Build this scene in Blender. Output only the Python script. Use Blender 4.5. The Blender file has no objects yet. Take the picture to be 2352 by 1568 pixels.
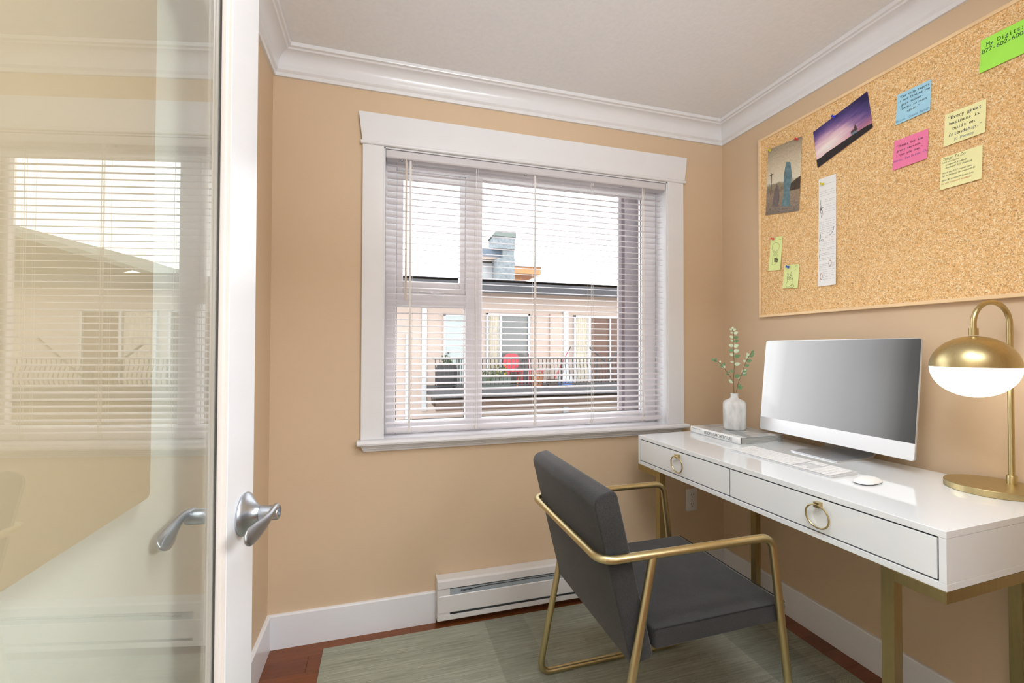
import bpy, bmesh, math, random
from mathutils import Vector, Matrix
random.seed(7)
C = bpy.context.scene.collection
SC = bpy.context.scene
PI = math.pi

# ------------------------------------------------------------------ camera
F_PX = 1013.467
YAW, PITCH, ROLL, CAM_H = 0.2845993, 0.0148459, 0.0026737, 1.21584
XL, XR, YB, ZC = -0.440, 1.791, 2.0, 2.435
fwd = Vector((math.sin(YAW)*math.cos(PITCH), math.cos(YAW)*math.cos(PITCH), math.sin(PITCH)))
rt0 = Vector((math.cos(YAW), -math.sin(YAW), 0)); up0 = rt0.cross(fwd)
rt = rt0*math.cos(ROLL) + up0*math.sin(ROLL); up = up0*math.cos(ROLL) - rt0*math.sin(ROLL)
cam_data = bpy.data.cameras.new('camera'); cam_data.sensor_width = 36; cam_data.lens = F_PX*36/2352
cam_data.clip_start = 0.01; cam_data.clip_end = 300
cam = bpy.data.objects.new('camera', cam_data); C.objects.link(cam)
M3 = Matrix((rt, up, -fwd)).transposed()
cam.matrix_world = Matrix.Translation((0, 0, CAM_H)) @ M3.to_4x4()
SC.camera = cam

# ------------------------------------------------------------------ light
vs = SC.view_settings
vs.view_transform = 'Standard'; vs.look = 'None'; vs.exposure = 0.0; vs.gamma = 1.0; vs.use_curve_mapping = False
w = bpy.data.worlds.new('overcast_sky'); SC.world = w; w.use_nodes = True
bg = w.node_tree.nodes['Background']; bg.inputs[0].default_value = (0.96, 0.98, 1.0, 1); bg.inputs[1].default_value = 4.5

def area(name, loc, target, sx, sy, power, col):
    l = bpy.data.lights.new(name, 'AREA'); l.shape = 'RECTANGLE'; l.size = sx; l.size_y = sy; l.energy = power; l.color = col
    o = bpy.data.objects.new(name, l); C.objects.link(o); o.location = loc
    o.rotation_euler = (Vector(target)-Vector(loc)).to_track_quat('-Z', 'Y').to_euler(); return o
# unseen fill lights added around the camera
area('ceiling_bounce_fill', (0.50, -0.25, 1.95), (0.52, -0.05, 3.0), 0.9, 0.5, 50, (0.83, 0.915, 1.0))  # upward fill standing in for a flash bounced off the ceiling
area('overhead_fill', (0.38, 0.42, 2.40), (0.42, 0.52, 0.0), 0.6, 0.5, 24, (0.83, 0.915, 1.0))  # unseen downward fill, added to brighten the desk top
hl = area('left_wall_fill', (1.35, -0.62, 1.75), (-0.40, 0.62, 0.70), 0.5, 0.5, 6.0, (0.86, 0.93, 1.0)); hl.data.spread = math.radians(66)  # unseen side fill, added to brighten the wall behind the glass door

# ------------------------------------------------------------------ material helpers
def s2l(c):
    c = c/255.0
    return c/12.92 if c <= 0.04045 else ((c+0.055)/1.055)**2.4
def rgb(r, g, b): return (s2l(r), s2l(g), s2l(b), 1)
class NT:
    def __init__(s, name):
        s.m = bpy.data.materials.new(name); s.m.use_nodes = True; s.t = s.m.node_tree
        s.b = s.t.nodes['Principled BSDF']; s.out = s.t.nodes['Material Output']
    def n(s, typ, **kw):
        nd = s.t.nodes.new(typ)
        for k, v in kw.items():
            if k.startswith('i_'):
                key = k[2:]; key = int(key) if key.isdigit() else key.replace('_', ' ')
                nd.inputs[key].default_value = v
            else: setattr(nd, k, v)
        return nd
    def l(s, a, b): s.t.links.new(a, b)
    def set(s, color=None, rough=None, metal=None, **kw):
        if color is not None: s.b.inputs['Base Color'].default_value = color
        if rough is not None: s.b.inputs['Roughness'].default_value = rough
        if metal is not None: s.b.inputs['Metallic'].default_value = metal
        for k, v in kw.items(): s.b.inputs[k.replace('_', ' ')].default_value = v
    def coord(s, kind='Object', scale=(1, 1, 1)):
        tc = s.n('ShaderNodeTexCoord'); mp = s.n('ShaderNodeMapping'); mp.inputs['Scale'].default_value = scale
        s.l(tc.outputs[kind], mp.inputs['Vector']); return mp.outputs['Vector']
    def noise(s, vec, scale, detail=3, rough=.5):
        nd = s.n('ShaderNodeTexNoise', i_Scale=scale, i_Detail=detail, i_Roughness=rough); s.l(vec, nd.inputs['Vector']); return nd.outputs['Fac']
    def ramp(s, fac, stops, interp='LINEAR'):
        r = s.n('ShaderNodeValToRGB'); r.color_ramp.interpolation = interp; e = r.color_ramp.elements
        while len(e) < len(stops): e.new(0.5)
        for el, (p, c) in zip(e, stops): el.position = p; el.color = c
        s.l(fac, r.inputs['Fac']); return r.outputs['Color']
    def mix(s, fac, a, b, blend='MIX'):
        nd = s.n('ShaderNodeMix', data_type='RGBA', blend_type=blend)
        for i, v in ((0, fac), (6, a), (7, b)):
            if hasattr(v, 'is_linked') or hasattr(v, 'links'): s.l(v, nd.inputs[i])
            else: nd.inputs[i].default_value = v
        return nd.outputs[2]
    def math(s, op, a, b=0.0):
        nd = s.n('ShaderNodeMath', operation=op)
        for i, v in ((0, a), (1, b)):
            if hasattr(v, 'links'): s.l(v, nd.inputs[i])
            else: nd.inputs[i].default_value = v
        return nd.outputs[0]
    def color(s, out): s.l(out, s.b.inputs['Base Color'])
    def bump(s, h, strength=.2, dist=.001):
        b = s.n('ShaderNodeBump', i_Strength=strength, i_Distance=dist); s.l(h, b.inputs['Height']); s.l(b.outputs[0], s.b.inputs['Normal'])

def plain(name, color, rough=.5, metal=0.0, var=0.06, scale=6, bump=0, bscale=200, stretch=(1, 1, 1), **kw):
    k = NT(name); k.set(color, rough, metal, **kw)
    v = k.coord('Object', stretch)
    if var:
        n = k.noise(v, scale, 4)
        k.color(k.ramp(n, [(.3, tuple(x*(1-var) for x in color[:3])+(1,)), (.7, tuple(min(1, x*(1+var)) for x in color[:3])+(1,))]))
    if bump: k.bump(k.noise(v, bscale, 2), bump, .0006)
    return k.m

M = {}
M['wall'] = plain('beige_wall_paint', rgb(216, 190, 158), .62, var=.015, scale=3, bump=.35, bscale=220)
M['hall_wall'] = plain('hall_white_paint', rgb(236, 232, 226), .7, var=.01)
M['ceiling'] = plain('ceiling_texture', rgb(243, 242, 243), .85, var=.02, scale=60, bump=.9, bscale=130)
M['trim'] = plain('white_gloss_trim_paint', rgb(234, 233, 235), .22, var=.01, scale=8, bump=.05, bscale=60)
M['trim_matte'] = plain('white_vinyl', rgb(248, 246, 247), .35, var=.01)
M['door'] = plain('white_door_paint', rgb(232, 231, 232), .3, var=.01, bump=.12, bscale=300)
M['bead'] = plain('cream_glazing_bead_paint', rgb(222, 212, 203), .3, var=.02)
M['dark_seal'] = plain('dark_glazing_seal', rgb(70, 66, 62), .6)
def mk_slat():
    k = NT('white_pvc_slat'); k.set(rgb(246, 243, 245), .3)
    tl = k.n('ShaderNodeBsdfTranslucent'); tl.inputs[0].default_value = rgb(244, 240, 242)
    mx = k.n('ShaderNodeMixShader', i_0=.42); k.l(k.b.outputs[0], mx.inputs[1]); k.l(tl.outputs[0], mx.inputs[2]); k.l(mx.outputs[0], k.out.inputs[0]); return k.m
M['slat'] = mk_slat()
M['cord'] = plain('white_cord', rgb(232, 226, 222), .7, var=.03, scale=80)
M['steel'] = plain('satin_nickel', rgb(186, 191, 198), .33, 1.0, var=.04, scale=40, stretch=(1, 1, 6))
M['brass'] = plain('brushed_brass', rgb(200, 184, 138), .35, 1.0, var=.05, scale=30, stretch=(6, 6, 1), bump=.03, bscale=120)
M['brass_dark'] = plain('satin_brass_frame', rgb(170, 154, 110), .36, 1.0, var=.06, scale=14, stretch=(8, 8, 1))
M['lacquer'] = plain('white_lacquer', rgb(236, 240, 242), .05, var=.004, scale=3, Coat_Weight=.5, Coat_Roughness=.02)
M['black_gap'] = plain('dark_gap', rgb(22, 22, 22), .7)
M['heater'] = plain('heater_white_enamel', rgb(226, 222, 220), .35, var=.012)
M['heater_in'] = plain('heater_grey_metal', rgb(176, 186, 194), .5, .2, var=.1, scale=30, stretch=(20, 1, 1))
M['wire'] = plain('black_wire', rgb(30, 30, 38), .5)
M['plastic'] = plain('outlet_plastic', rgb(236, 232, 230), .35, var=.01)
M['alu'] = plain('anodised_aluminium', rgb(206, 208, 211), .3, .75, var=.02, scale=20)
M['alu_white'] = plain('silver_white_aluminium', rgb(235, 237, 240), .3, .25, var=.006)
M['tray'] = plain('keyboard_tray_silver', rgb(214, 215, 217), .35, .1, var=.01)
M['key'] = plain('white_keycap', rgb(240, 240, 240), .4, var=.01)
M['paper'] = plain('page_edges', rgb(168, 168, 164), .8, var=.28, scale=16, stretch=(1, 1, 60))
M['ink'] = plain('black_ink', rgb(38, 42, 44), .7, var=.05)
M['ink_dark_blue'] = plain('dark_blue_ink', rgb(28, 58, 78), .7, var=.05)
M['ink_blue'] = plain('blue_ink', rgb(84, 132, 172), .7, var=.05)
M['ink_violet'] = plain('violet_ink', rgb(126, 96, 168), .7, var=.05)
M['ink_orange'] = plain('orange_ink', rgb(205, 130, 80), .7, var=.05)
M['ink_grey'] = plain('grey_pencil', rgb(150, 150, 150), .8, var=.15, scale=200)
M['sketch'] = plain('sketch_pencil', rgb(105, 105, 75), .8, var=.15, scale=200)
M['sketch_brown'] = plain('brown_sketch_wash', rgb(150, 110, 80), .8, var=.25, scale=200)
M['frame_wood'] = plain('pale_pine', rgb(244, 212, 166), .45, var=.08, scale=8, stretch=(6, 1, 6))
M['stem'] = plain('brown_stem', rgb(120, 92, 66), .6)
M['panel'] = plain('panel_beige_laminate', rgb(204, 182, 148), .5, var=.015)

def glass(name, tint, f0=.045, gain=1.0, film=0.0):
    k = NT(name); t = k.t
    tr = k.n('ShaderNodeBsdfTransparent'); tr.inputs[0].default_value = tint
    gl = k.n('ShaderNodeBsdfGlossy'); gl.inputs['Roughness'].default_value = 0.0
    lw = k.n('ShaderNodeLayerWeight'); lw.inputs[0].default_value = .5
    p = k.math('POWER', lw.outputs['Facing'], 5.0)
    r = k.math('ADD', k.math('MULTIPLY', p, 1-f0), f0)
    r = k.math('MULTIPLY', r, gain)
    base = tr.outputs[0]
    if film:
        df = k.n('ShaderNodeBsdfDiffuse'); df.inputs[0].default_value = (.86, .88, .85, 1)
        tl = k.n('ShaderNodeBsdfTranslucent'); tl.inputs[0].default_value = (.86, .88, .85, 1)
        m0 = k.n('ShaderNodeMixShader', i_0=.35); k.l(df.outputs[0], m0.inputs[1]); k.l(tl.outputs[0], m0.inputs[2])
        m1 = k.n('ShaderNodeMixShader', i_0=film); k.l(base, m1.inputs[1]); k.l(m0.outputs[0], m1.inputs[2]); base = m1.outputs[0]
    mx = k.n('ShaderNodeMixShader'); k.l(r, mx.inputs[0]); k.l(base, mx.inputs[1]); k.l(gl.outputs[0], mx.inputs[2])
    k.l(mx.outputs[0], k.out.inputs[0]); return k.m
M['door_glass'] = glass('door_glass', (.97, .985, .97, 1), .06, 1.9, .03)   # faint diffuse veil mixed in to imitate haze and whiten the pane
M['window_glass'] = glass('window_glass', (.985, .99, .99, 1), .03, .8)

def emit(name, col, strength):
    k = NT(name); k.set(col, .3); k.b.inputs['Emission Color'].default_value = col; k.b.inputs['Emission Strength'].default_value = strength; return k.m
M['globe'] = emit('opal_glass_lit', (1, .93, .82, 1), 3.2)

def mk_suede():
    k = NT('charcoal_suede'); v = k.coord('Object')
    a = k.noise(v, 9, 5, .6); b = k.noise(v, 420, 2)
    c = k.ramp(a, [(.3, rgb(22, 22, 22)), (.7, rgb(46, 45, 45))])
    c = k.mix(.35, c, k.ramp(b, [(.3, rgb(12, 12, 12)), (.7, rgb(64, 63, 63))])); k.color(c)
    k.set(rough=.85, Sheen_Weight=.18, Sheen_Roughness=.5); k.bump(b, .7, .0012); return k.m
M['suede'] = mk_suede()
M['piping'] = plain('dark_seam_piping', rgb(38, 38, 38), .9)

def mk_cork():
    k = NT('cork'); v = k.coord('Object')
    d = k.n('ShaderNodeTexNoise', i_Scale=120.0, i_Detail=2.0); k.l(v, d.inputs['Vector'])
    vv = k.n('ShaderNodeMix', data_type='VECTOR'); vv.inputs[0].default_value = .012
    k.l(v, vv.inputs[4]); k.l(d.outputs['Color'], vv.inputs[5])
    vo = k.n('ShaderNodeTexVoronoi', i_Scale=390.0); k.l(vv.outputs[1], vo.inputs['Vector'])
    sep = k.n('ShaderNodeSeparateColor'); k.l(vo.outputs['Color'], sep.inputs[0])
    c = k.ramp(sep.outputs[0], [(0, rgb(140, 100, 62)), (.08, rgb(204, 154, 96)), (.28, rgb(230, 182, 118)), (.5, rgb(246, 204, 140)), (.68, rgb(236, 176, 112)), (.80, rgb(252, 226, 172)), (1, rgb(255, 246, 220))])
    vo2 = k.n('ShaderNodeTexVoronoi', i_Scale=130.0); k.l(v, vo2.inputs['Vector'])
    sep2 = k.n('ShaderNodeSeparateColor'); k.l(vo2.outputs['Color'], sep2.inputs[0])
    c2 = k.ramp(sep2.outputs[1], [(0, rgb(200, 148, 92)), (.5, rgb(244, 198, 132)), (1, rgb(255, 226, 172))])
    c = k.mix(.28, c, c2); k.color(c); k.set(rough=.85)
    k.bump(sep.outputs[1], .4, .001); return k.m
M['cork'] = mk_cork()

def mk_wood():
    k = NT('red_brown_hardwood'); v = k.coord('Object', (2, 26, 26))
    oi = k.n('ShaderNodeObjectInfo')
    g = k.noise(v, 3.0, 6, .6); g2 = k.noise(v, 22.0, 2)
    c = k.ramp(g, [(.28, rgb(88, 44, 17)), (.55, rgb(122, 64, 28)), (.8, rgb(146, 82, 40))])
    c = k.mix(.25, c, k.ramp(g2, [(.3, rgb(84, 40, 15)), (.7, rgb(140, 76, 36))]))
    c = k.mix(.35, c, k.ramp(oi.outputs['Random'], [(0, rgb(100, 50, 20)), (1, rgb(140, 78, 36))])); k.color(c)
    k.set(rough=.3); return k.m
M['wood'] = mk_wood()

def mk_rug():
    k = NT('woven_sage_rug'); tc = k.n('ShaderNodeTexCoord'); sx = k.n('ShaderNodeSeparateXYZ'); k.l(tc.outputs['Object'], sx.inputs[0])
    X, Y = sx.outputs[0], sx.outputs[1]
    st = k.noise(k.coord('Object', (1.6, 55, 1)), 3.0, 4, .6)
    st2 = k.noise(k.coord('Object', (5, 210, 1)), 3.0, 2, .6)
    base = k.ramp(st, [(.35, rgb(160, 162, 140)), (.65, rgb(218, 219, 200))])
    base = k.mix(.4, base, k.ramp(st2, [(.3, rgb(150, 152, 134)), (.7, rgb(234, 234, 216))]))
    xs = k.math('DIVIDE', X, 2.0)
    def g(v): return (v, v, v, 1)
    tone = k.ramp(xs, [(0, g(.97)), (.2185, g(.80)), (.305, g(.93)), (.62, g(1.0)), (.692, g(.74)), (.80, g(.9))], 'CONSTANT')
    # darker cross bands woven into the right-hand blocks
    band = k.ramp(k.math('MULTIPLY', k.noise(k.coord('Object', (.35, 9, 1)), 2.0, 1), 1.0), [(.42, g(.86)), (.5, g(1.0))])
    c = k.mix(1.0, base, tone, 'MULTIPLY'); c = k.mix(.6, c, band, 'MULTIPLY')
    wv = k.math('SINE', k.math('MULTIPLY', X, 1050)); wv2 = k.math('SINE', k.math('MULTIPLY', Y, 1500))
    wf = k.math('ADD', k.math('MULTIPLY', k.math('MULTIPLY', wv, wv2), .5), .5)
    c = k.mix(.8, c, k.ramp(wf, [(.1, g(.50)), (.9, g(1.12))]), 'MULTIPLY')
    c = k.mix(1.0, c, (.80, .80, .78, 1), 'MULTIPLY'); k.color(c); k.set(rough=.95); k.bump(wf, .6, .002); return k.m
M['rug'] = mk_rug()

# ------------------------------------------------------------------ mesh helpers
class MB:
    def __init__(s): s.v = []; s.f = []; s.sm = []
    def add(s, vs, fs, smooth=False):
        o = len(s.v); s.v += [tuple(p) for p in vs]
        for f in fs: s.f.append(tuple(i+o for i in f)); s.sm.append(smooth)
        return s
    def box(s, x0, x1, y0, y1, z0, z1, bev=0, seg=1):
        if bev:
            bm = bmesh.new(); bmesh.ops.create_cube(bm, size=1)
            for v in bm.verts: v.co = Vector(((x0+x1)/2+v.co.x*(x1-x0), (y0+y1)/2+v.co.y*(y1-y0), (z0+z1)/2+v.co.z*(z1-z0)))
            bmesh.ops.bevel(bm, geom=bm.edges[:], offset=bev, segments=seg, affect='EDGES', profile=.5)
            bm.verts.index_update(); vs = [v.co.copy() for v in bm.verts]; fs = [[v.index for v in f.verts] for f in bm.faces]; bm.free()
            return s.add(vs, fs, seg > 1)
        vs = [(x, y, z) for z in (z0, z1) for y in (y0, y1) for x in (x0, x1)]
        return s.add(vs, [(0, 2, 3, 1), (4, 5, 7, 6), (0, 1, 5, 4), (2, 6, 7, 3), (0, 4, 6, 2), (1, 3, 7, 5)])
    def tube(s, pts, r, n=10, caps=True):
        pts = [Vector(p) for p in pts]; k = len(pts)
        rs = r if isinstance(r, (list, tuple)) else [r]*k
        rings = []; prev = None
        for i, p in enumerate(pts):
            t = (pts[min(i+1, k-1)]-pts[max(i-1, 0)]).normalized()
            if prev is None:
                a = Vector((0, 0, 1)) if abs(t.z) < .9 else Vector((1, 0, 0)); nn = t.cross(a).normalized()
            else:
                nn = (prev - t*prev.dot(t)).normalized()
            prev = nn; bb = t.cross(nn)
            rings.append([p+(nn*math.cos(2*PI*j/n)+bb*math.sin(2*PI*j/n))*rs[i] for j in range(n)])
        vs = [q for rg in rings for q in rg]; fs = []
        for i in range(k-1):
            for j in range(n):
                fs.append((i*n+j, i*n+(j+1) % n, (i+1)*n+(j+1) % n, (i+1)*n+j))
        s.add(vs, fs, True)
        if caps:
            s.add(rings[0], [tuple(range(n))[::-1]]); s.add(rings[-1], [tuple(range(n))])
        return s
    def lathe(s, prof, c=(0, 0, 0), n=32, sx=1, sy=1):
        vs = []; fs = []
        for r, z in prof:
            for j in range(n):
                a = 2*PI*j/n; vs.append((c[0]+r*sx*math.cos(a), c[1]+r*sy*math.sin(a), c[2]+z))
        for i in range(len(prof)-1):
            for j in range(n): fs.append((i*n+j, i*n+(j+1) % n, (i+1)*n+(j+1) % n, (i+1)*n+j))
        s.add(vs, fs, True)
        if prof[0][0] > 1e-5: s.add(vs[:n], [tuple(range(n))[::-1]])
        if prof[-1][0] > 1e-5: s.add(vs[-n:], [tuple(range(n))])
        return s
    def prism(s, poly, fn, d0, d1, smooth=False):
        n = len(poly); a = [fn(p, d0) for p in poly]; b = [fn(p, d1) for p in poly]
        s.add(a+b, [(i, (i+1) % n, n+(i+1) % n, n+i) for i in range(n)], smooth)
        s.add(a, [tuple(range(n))[::-1]]); s.add(b, [tuple(range(n))]); return s
    def grid(s, fn, nu, nv, smooth=True):
        vs = [fn(i/nu, j/nv) for j in range(nv+1) for i in range(nu+1)]
        fs = [(j*(nu+1)+i, j*(nu+1)+i+1, (j+1)*(nu+1)+i+1, (j+1)*(nu+1)+i) for j in range(nv) for i in range(nu)]
        return s.add(vs, fs, smooth)
    def map(s, fn): s.v = [tuple(fn(Vector(p))) for p in s.v]; return s
    def mesh(s, name, mat, off=(0, 0, 0), fix=True):
        me = bpy.data.meshes.new(name)
        me.from_pydata([(p[0]-off[0], p[1]-off[1], p[2]-off[2]) for p in s.v], [], s.f)
        for p, q in zip(me.polygons, s.sm): p.use_smooth = q
        if fix:
            bm = bmesh.new(); bm.from_mesh(me); bmesh.ops.remove_doubles(bm, verts=bm.verts[:], dist=1e-6)
            bmesh.ops.recalc_face_normals(bm, faces=bm.faces[:])
            bm.to_mesh(me); bm.free()
        if isinstance(mat, str): mat = M[mat]
        me.materials.append(mat); me.update(); return me
    def build(s, name, mat, parent=None, off=(0, 0, 0), sharp=40, fix=True):
        me = s.mesh(name, mat, off, fix)
        if any(s.sm):
            me.set_sharp_from_angle(angle=math.radians(sharp))
        o = bpy.data.objects.new(name, me); C.objects.link(o)
        if parent: o.parent = parent
        return o
def tag(o, label=None, cat=None, group=None, kind=None):
    if label: o['label'] = label
    if cat: o['category'] = cat
    if group: o['group'] = group
    if kind: o['kind'] = kind
    return o
def thing(name, label, cat, loc=(0, 0, 0), rotz=0, group=None, kind=None):
    o = bpy.data.objects.new(name, None); C.objects.link(o); o.location = loc; o.rotation_euler = (0, 0, rotz)
    o.empty_display_size = .05
    return tag(o, label, cat, group, kind)
def share(name, me, parent, loc=(0, 0, 0), rot=(0, 0, 0)):
    o = bpy.data.objects.new(name, me); C.objects.link(o); o.parent = parent; o.location = loc; o.rotation_euler = rot; return o
def arc(c, a0, a1, r, u, v, n=8):
    return [Vector(c)+Vector(u)*r*math.cos(a0+(a1-a0)*i/n)+Vector(v)*r*math.sin(a0+(a1-a0)*i/n) for i in range(n+1)]
def fillet(pts, r, n=6):
    """polyline with rounded corners"""
    pts = [Vector(p) for p in pts]; out = [pts[0]]
    for i in range(1, len(pts)-1):
        p, a, b = pts[i], (pts[i-1]-pts[i]).normalized(), (pts[i+1]-pts[i]).normalized()
        ang = a.angle(b); d = r/math.tan(ang/2); c = p+(a+b).normalized()*(r/math.sin(ang/2))
        s0, s1 = p+a*d-c, p+b*d-c
        th = s0.angle(s1)
        for k in range(n+1): out.append(c+(s0*math.sin((1-k/n)*th)+s1*math.sin(k/n*th))/math.sin(th))
    out.append(pts[-1]); return out
def rrect(w, h, r, n=5):
    out = []
    for cx, cy, a in ((w-r, h-r, 0), (r, h-r, 90), (r, r, 180), (w-r, r, 270)):
        for i in range(n+1):
            t = math.radians(a+90*i/n); out.append((cx+r*math.cos(t), cy+r*math.sin(t)))
    return out
def struct(name, mb, mat, **kw): return tag(mb.build(name, mat, **kw), kind='structure')

# ------------------------------------------------------------------ room shell
YF = -1.6
fl = struct('floor', MB().box(XL-.1, XR+.1, YF, YB+.14, -.12, -.013), 'wood')
pm = {}
rowh = .0905
y = YB; r = 0
while y > -.2:
    x = XL - random.uniform(0, .55)
    while x < XR:
        L = random.choice((.62, .74, .86, .98)); x0, x1 = max(x, XL), min(x+L, XR)
        if x1-x0 > .04:
            b = MB().box(0, x1-x0-.0006, 0, rowh-.0006, -.013, 0, .0008)
            b.build('plank', 'wood', fl).location = (x0, y-rowh, 0)
        x += L
    y -= rowh; r += 1
struct('floor_hall', MB().box(XL, XR, YF, y, -.013, 0), 'wood')

wb = MB()
OX0, OX1, OZ0, OZ1 = 0.0, 1.43, .815, 2.092
wb.box(XL-.1, OX0, YB, YB+.14, -.02, 2.6).box(OX1, XR+.1, YB, YB+.14, -.02, 2.6).box(OX0, OX1, YB, YB+.14, -.02, OZ0).box(OX0, OX1, YB, YB+.14, OZ1, 2.6)
struct('wall_back', wb, 'wall')
struct('wall_left', MB().box(XL-.1, XL, YF, YB, -.02, 2.6), 'wall')
struct('wall_right', MB().box(XR, XR+.1, YF, YB, -.02, 2.6), 'wall')
struct('wall_front', MB().box(1.25, XR, .24, .36, 0, ZC).box(XL, 1.25, .24, .36, 2.14, ZC), 'wall')
struct('wall_hall', MB().box(XL-.1, XR+.1, YF-.1, YF, -.02, 2.6), 'hall_wall')
struct('ceiling', MB().box(XL-.1, XR+.1, YF, YB+.14, ZC, 2.6), 'ceiling')

CROWN = [(0, 2.331), (.010, 2.331), (.0125, 2.345), (.018, 2.350), (.0205, 2.354), (.020, 2.360), (.0225, 2.366)]
for i in range(9):
    t = i/8*PI/2; CROWN.append((.0225+.040*(1-math.cos(t)), 2.366+.047*math.sin(t)))
CROWN += [(.066, 2.414), (.070, 2.419), (.0795, 2.421), (.0815, 2.425), (.0815, ZC+.002), (0, ZC+.002)]
BASE = [(0, .0002), (.014, .0002), (.014, .131), (.012, .1345), (.009, .1357), (0, .1357)]
def run(prof, A, B, inward, m0, m1):
    """profile (distance from wall, z) run from A to B; m0 / m1: how much each end draws in per unit of distance (mitre)"""
    A, B, nv = Vector(A), Vector(B), Vector(inward); d = (B-A).normalized(); mb = MB()
    a = [A+nv*q[0]+d*q[0]*m0+Vector((0, 0, q[1])) for q in prof]; b = [B+nv*q[0]-d*q[0]*m1+Vector((0, 0, q[1])) for q in prof]
    n = len(prof)
    mb.add(a+b, [(i, (i+1) % n, n+(i+1) % n, n+i) for i in range(n)], True)
    mb.add(a, [tuple(range(n))]); mb.add(b, [tuple(range(n))]); return mb
struct('trim_1', run(CROWN, (XL, YB, 0), (XR, YB, 0), (0, -1, 0), 1, 1), 'trim', sharp=28)
struct('trim_2', run(CROWN, (XR, YB, 0), (XR, .36, 0), (-1, 0, 0), 1, 0), 'trim', sharp=28)
struct('trim_3', run(CROWN, (XL, .36, 0), (XL, YB, 0), (1, 0, 0), 0, 1), 'trim', sharp=28)
HX0, HX1 = .2335, 1.405
bb = run(BASE, (XL, YB, 0), (HX0-.001, YB, 0), (0, -1, 0), 1, 0); b2 = run(BASE, (HX1+.001, YB, 0), (XR, YB, 0), (0, -1, 0), 0, 1)
bb.add(b2.v, b2.f, False)
struct('baseboard_back', bb, 'trim', sharp=20)
struct('baseboard_right', run(BASE, (XR, YB, 0), (XR, .36, 0), (-1, 0, 0), 1, 0), 'trim', sharp=20)
struct('baseboard_left', run(BASE, (XL, 1.53, 0), (XL, YB, 0), (1, 0, 0), 0, 1), 'trim', sharp=20)

# cream flush closet door on the left wall, behind the open glass door
cd_ = thing('door_2', 'cream flush closet door in the left wall behind the glass door', 'door', (XL, .6, 0), kind='structure')
MB().box(XL+.0004, XL+.012, -.35, 1.52, .004, 2.20, .001).build('slab', plain('cream_door_enamel', rgb(243, 240, 226), .4, var=.01), cd_, off=cd_.location)

# panel hung on the left wall, seen through the door's glass
pp = thing('wall_panel', 'tan board with rounded corner hung over the cream closet door, behind the glass', 'panel', (XL, .4, .92))
poly = rrect(1.152, 1.16, .012)
MB().prism(poly, lambda p, d: (XL+.0122+d, -.2+p[0], .946+p[1]), 0, .026).build('board', 'panel', pp, off=pp.location)

# ------------------------------------------------------------------ window
win = thing('window_1', 'white three-pane vinyl window with flared painted casing', 'window', (0.7, YB, .8), kind='structure')
wo = win.location
MB().box(-.089, .0, YB-.018, YB, .822, 2.092, .002).build('side_casing', 'trim', win, off=wo)
MB().box(1.43, 1.527, YB-.018, YB, .822, 2.092, .002).build('side_casing', 'trim', win, off=wo)
hd = MB().prism([(-.090, 2.103), (1.531, 2.103), (1.546, 2.228), (-.105, 2.228)], lambda p, d: (p[0], YB-d, p[1]), 0, .022)
hd.build('head_casing', 'trim', win, off=wo)
MB().tube([(-.096, YB-.018, 2.0985), (1.537, YB-.018, 2.0985)], .0085, 10).build('bead_moulding', 'trim', win, off=wo)
# stool with a round nose, apron with returned ends
st = MB()
prof = [(YB-.001, .800), (YB-.040, .800), (YB-.0475, .8035), (YB-.050, .811), (YB-.0475, .8185), (YB-.040, .822), (YB-.001, .822)]
st.prism(prof, lambda p, d: (d, p[0], p[1]), -.103, 1.538)
st.build('stool', 'trim', win, off=wo)
ap = MB()
AP = [(0, .771), (.010, .771), (.012, .778), (.017, .782), (.017, .787), (.022, .790), (.026, .800), (0, .800)]
n = len(AP)
a = [(-.072-.6*q[0], YB-q[0], q[1]) for q in AP]; b = [(1.500+.6*q[0], YB-q[0], q[1]) for q in AP]
ap.add(a+b, [(i, (i+1) % n, n+(i+1) % n, n+i) for i in range(n)]).add(a, [tuple(range(n))]).add(b, [tuple(range(n))])
ap.build('apron', 'trim', win, off=wo)
# jamb liner of the reveal
jl = MB().box(0, .006, YB-.012, 2.138, .822, 2.09).box(1.424, 1.43, YB-.012, 2.138, .822, 2.09).box(0, 1.43, YB-.012, 2.138, 2.084, 2.092).box(0, 1.43, YB-.012, 2.138, .815, .8222)
jl.build('jamb_liner', 'trim', win, off=wo)
FY0, FY1 = 2.082, 2.136
def frame_piece(nm, x0, x1, z0, z1, y0=FY0, y1=FY1): return MB().box(x0, x1, y0, y1, z0, z1, .003).build(nm, 'trim_matte', win, off=wo)
frame_piece('frame_stile', .006, .056, .822, 2.084); frame_piece('frame_stile', 1.348, 1.424, .822, 2.084)
frame_piece('frame_rail', .056, 1.348, 2.036, 2.084); frame_piece('frame_rail', .056, 1.348, .822, .880)
frame_piece('mullion', .377, .459, .880, 2.036)
frame_piece('transom', .056, .377, 1.410, 1.470)
asash = MB().box(.056, .087, 2.092, 2.128, 1.470, 2.036, .003).box(.350, .377, 2.092, 2.128, 1.470, 2.036, .003).box(.087, .350, 2.092, 2.128, 1.470, 1.522, .003).box(.087, .350, 2.092, 2.128, 2.002, 2.036, .003).build('awning_sash', 'trim_matte', win, off=wo)
hm = MB().box(.160, .275, 2.073, 2.083, 1.470, 1.480, .003).tube([(.215, 2.078, 1.474), (.215, 2.062, 1.468), (.232, 2.056, 1.462), (.262, 2.054, 1.458)], [.006, .006, .005, .006], 8)
hm.build('crank_handle', 'trim_matte', win, off=wo)
def pane(x0, x1, z0, z1): return MB().box(x0, x1, 2.108, 2.114, z0, z1).build('glass_pane', 'window_glass', win, off=wo)
pane(.088, .349, 1.523, 2.001); pane(.057, .376, .881, 1.409); pane(.460, 1.347, .881, 2.035)
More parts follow.
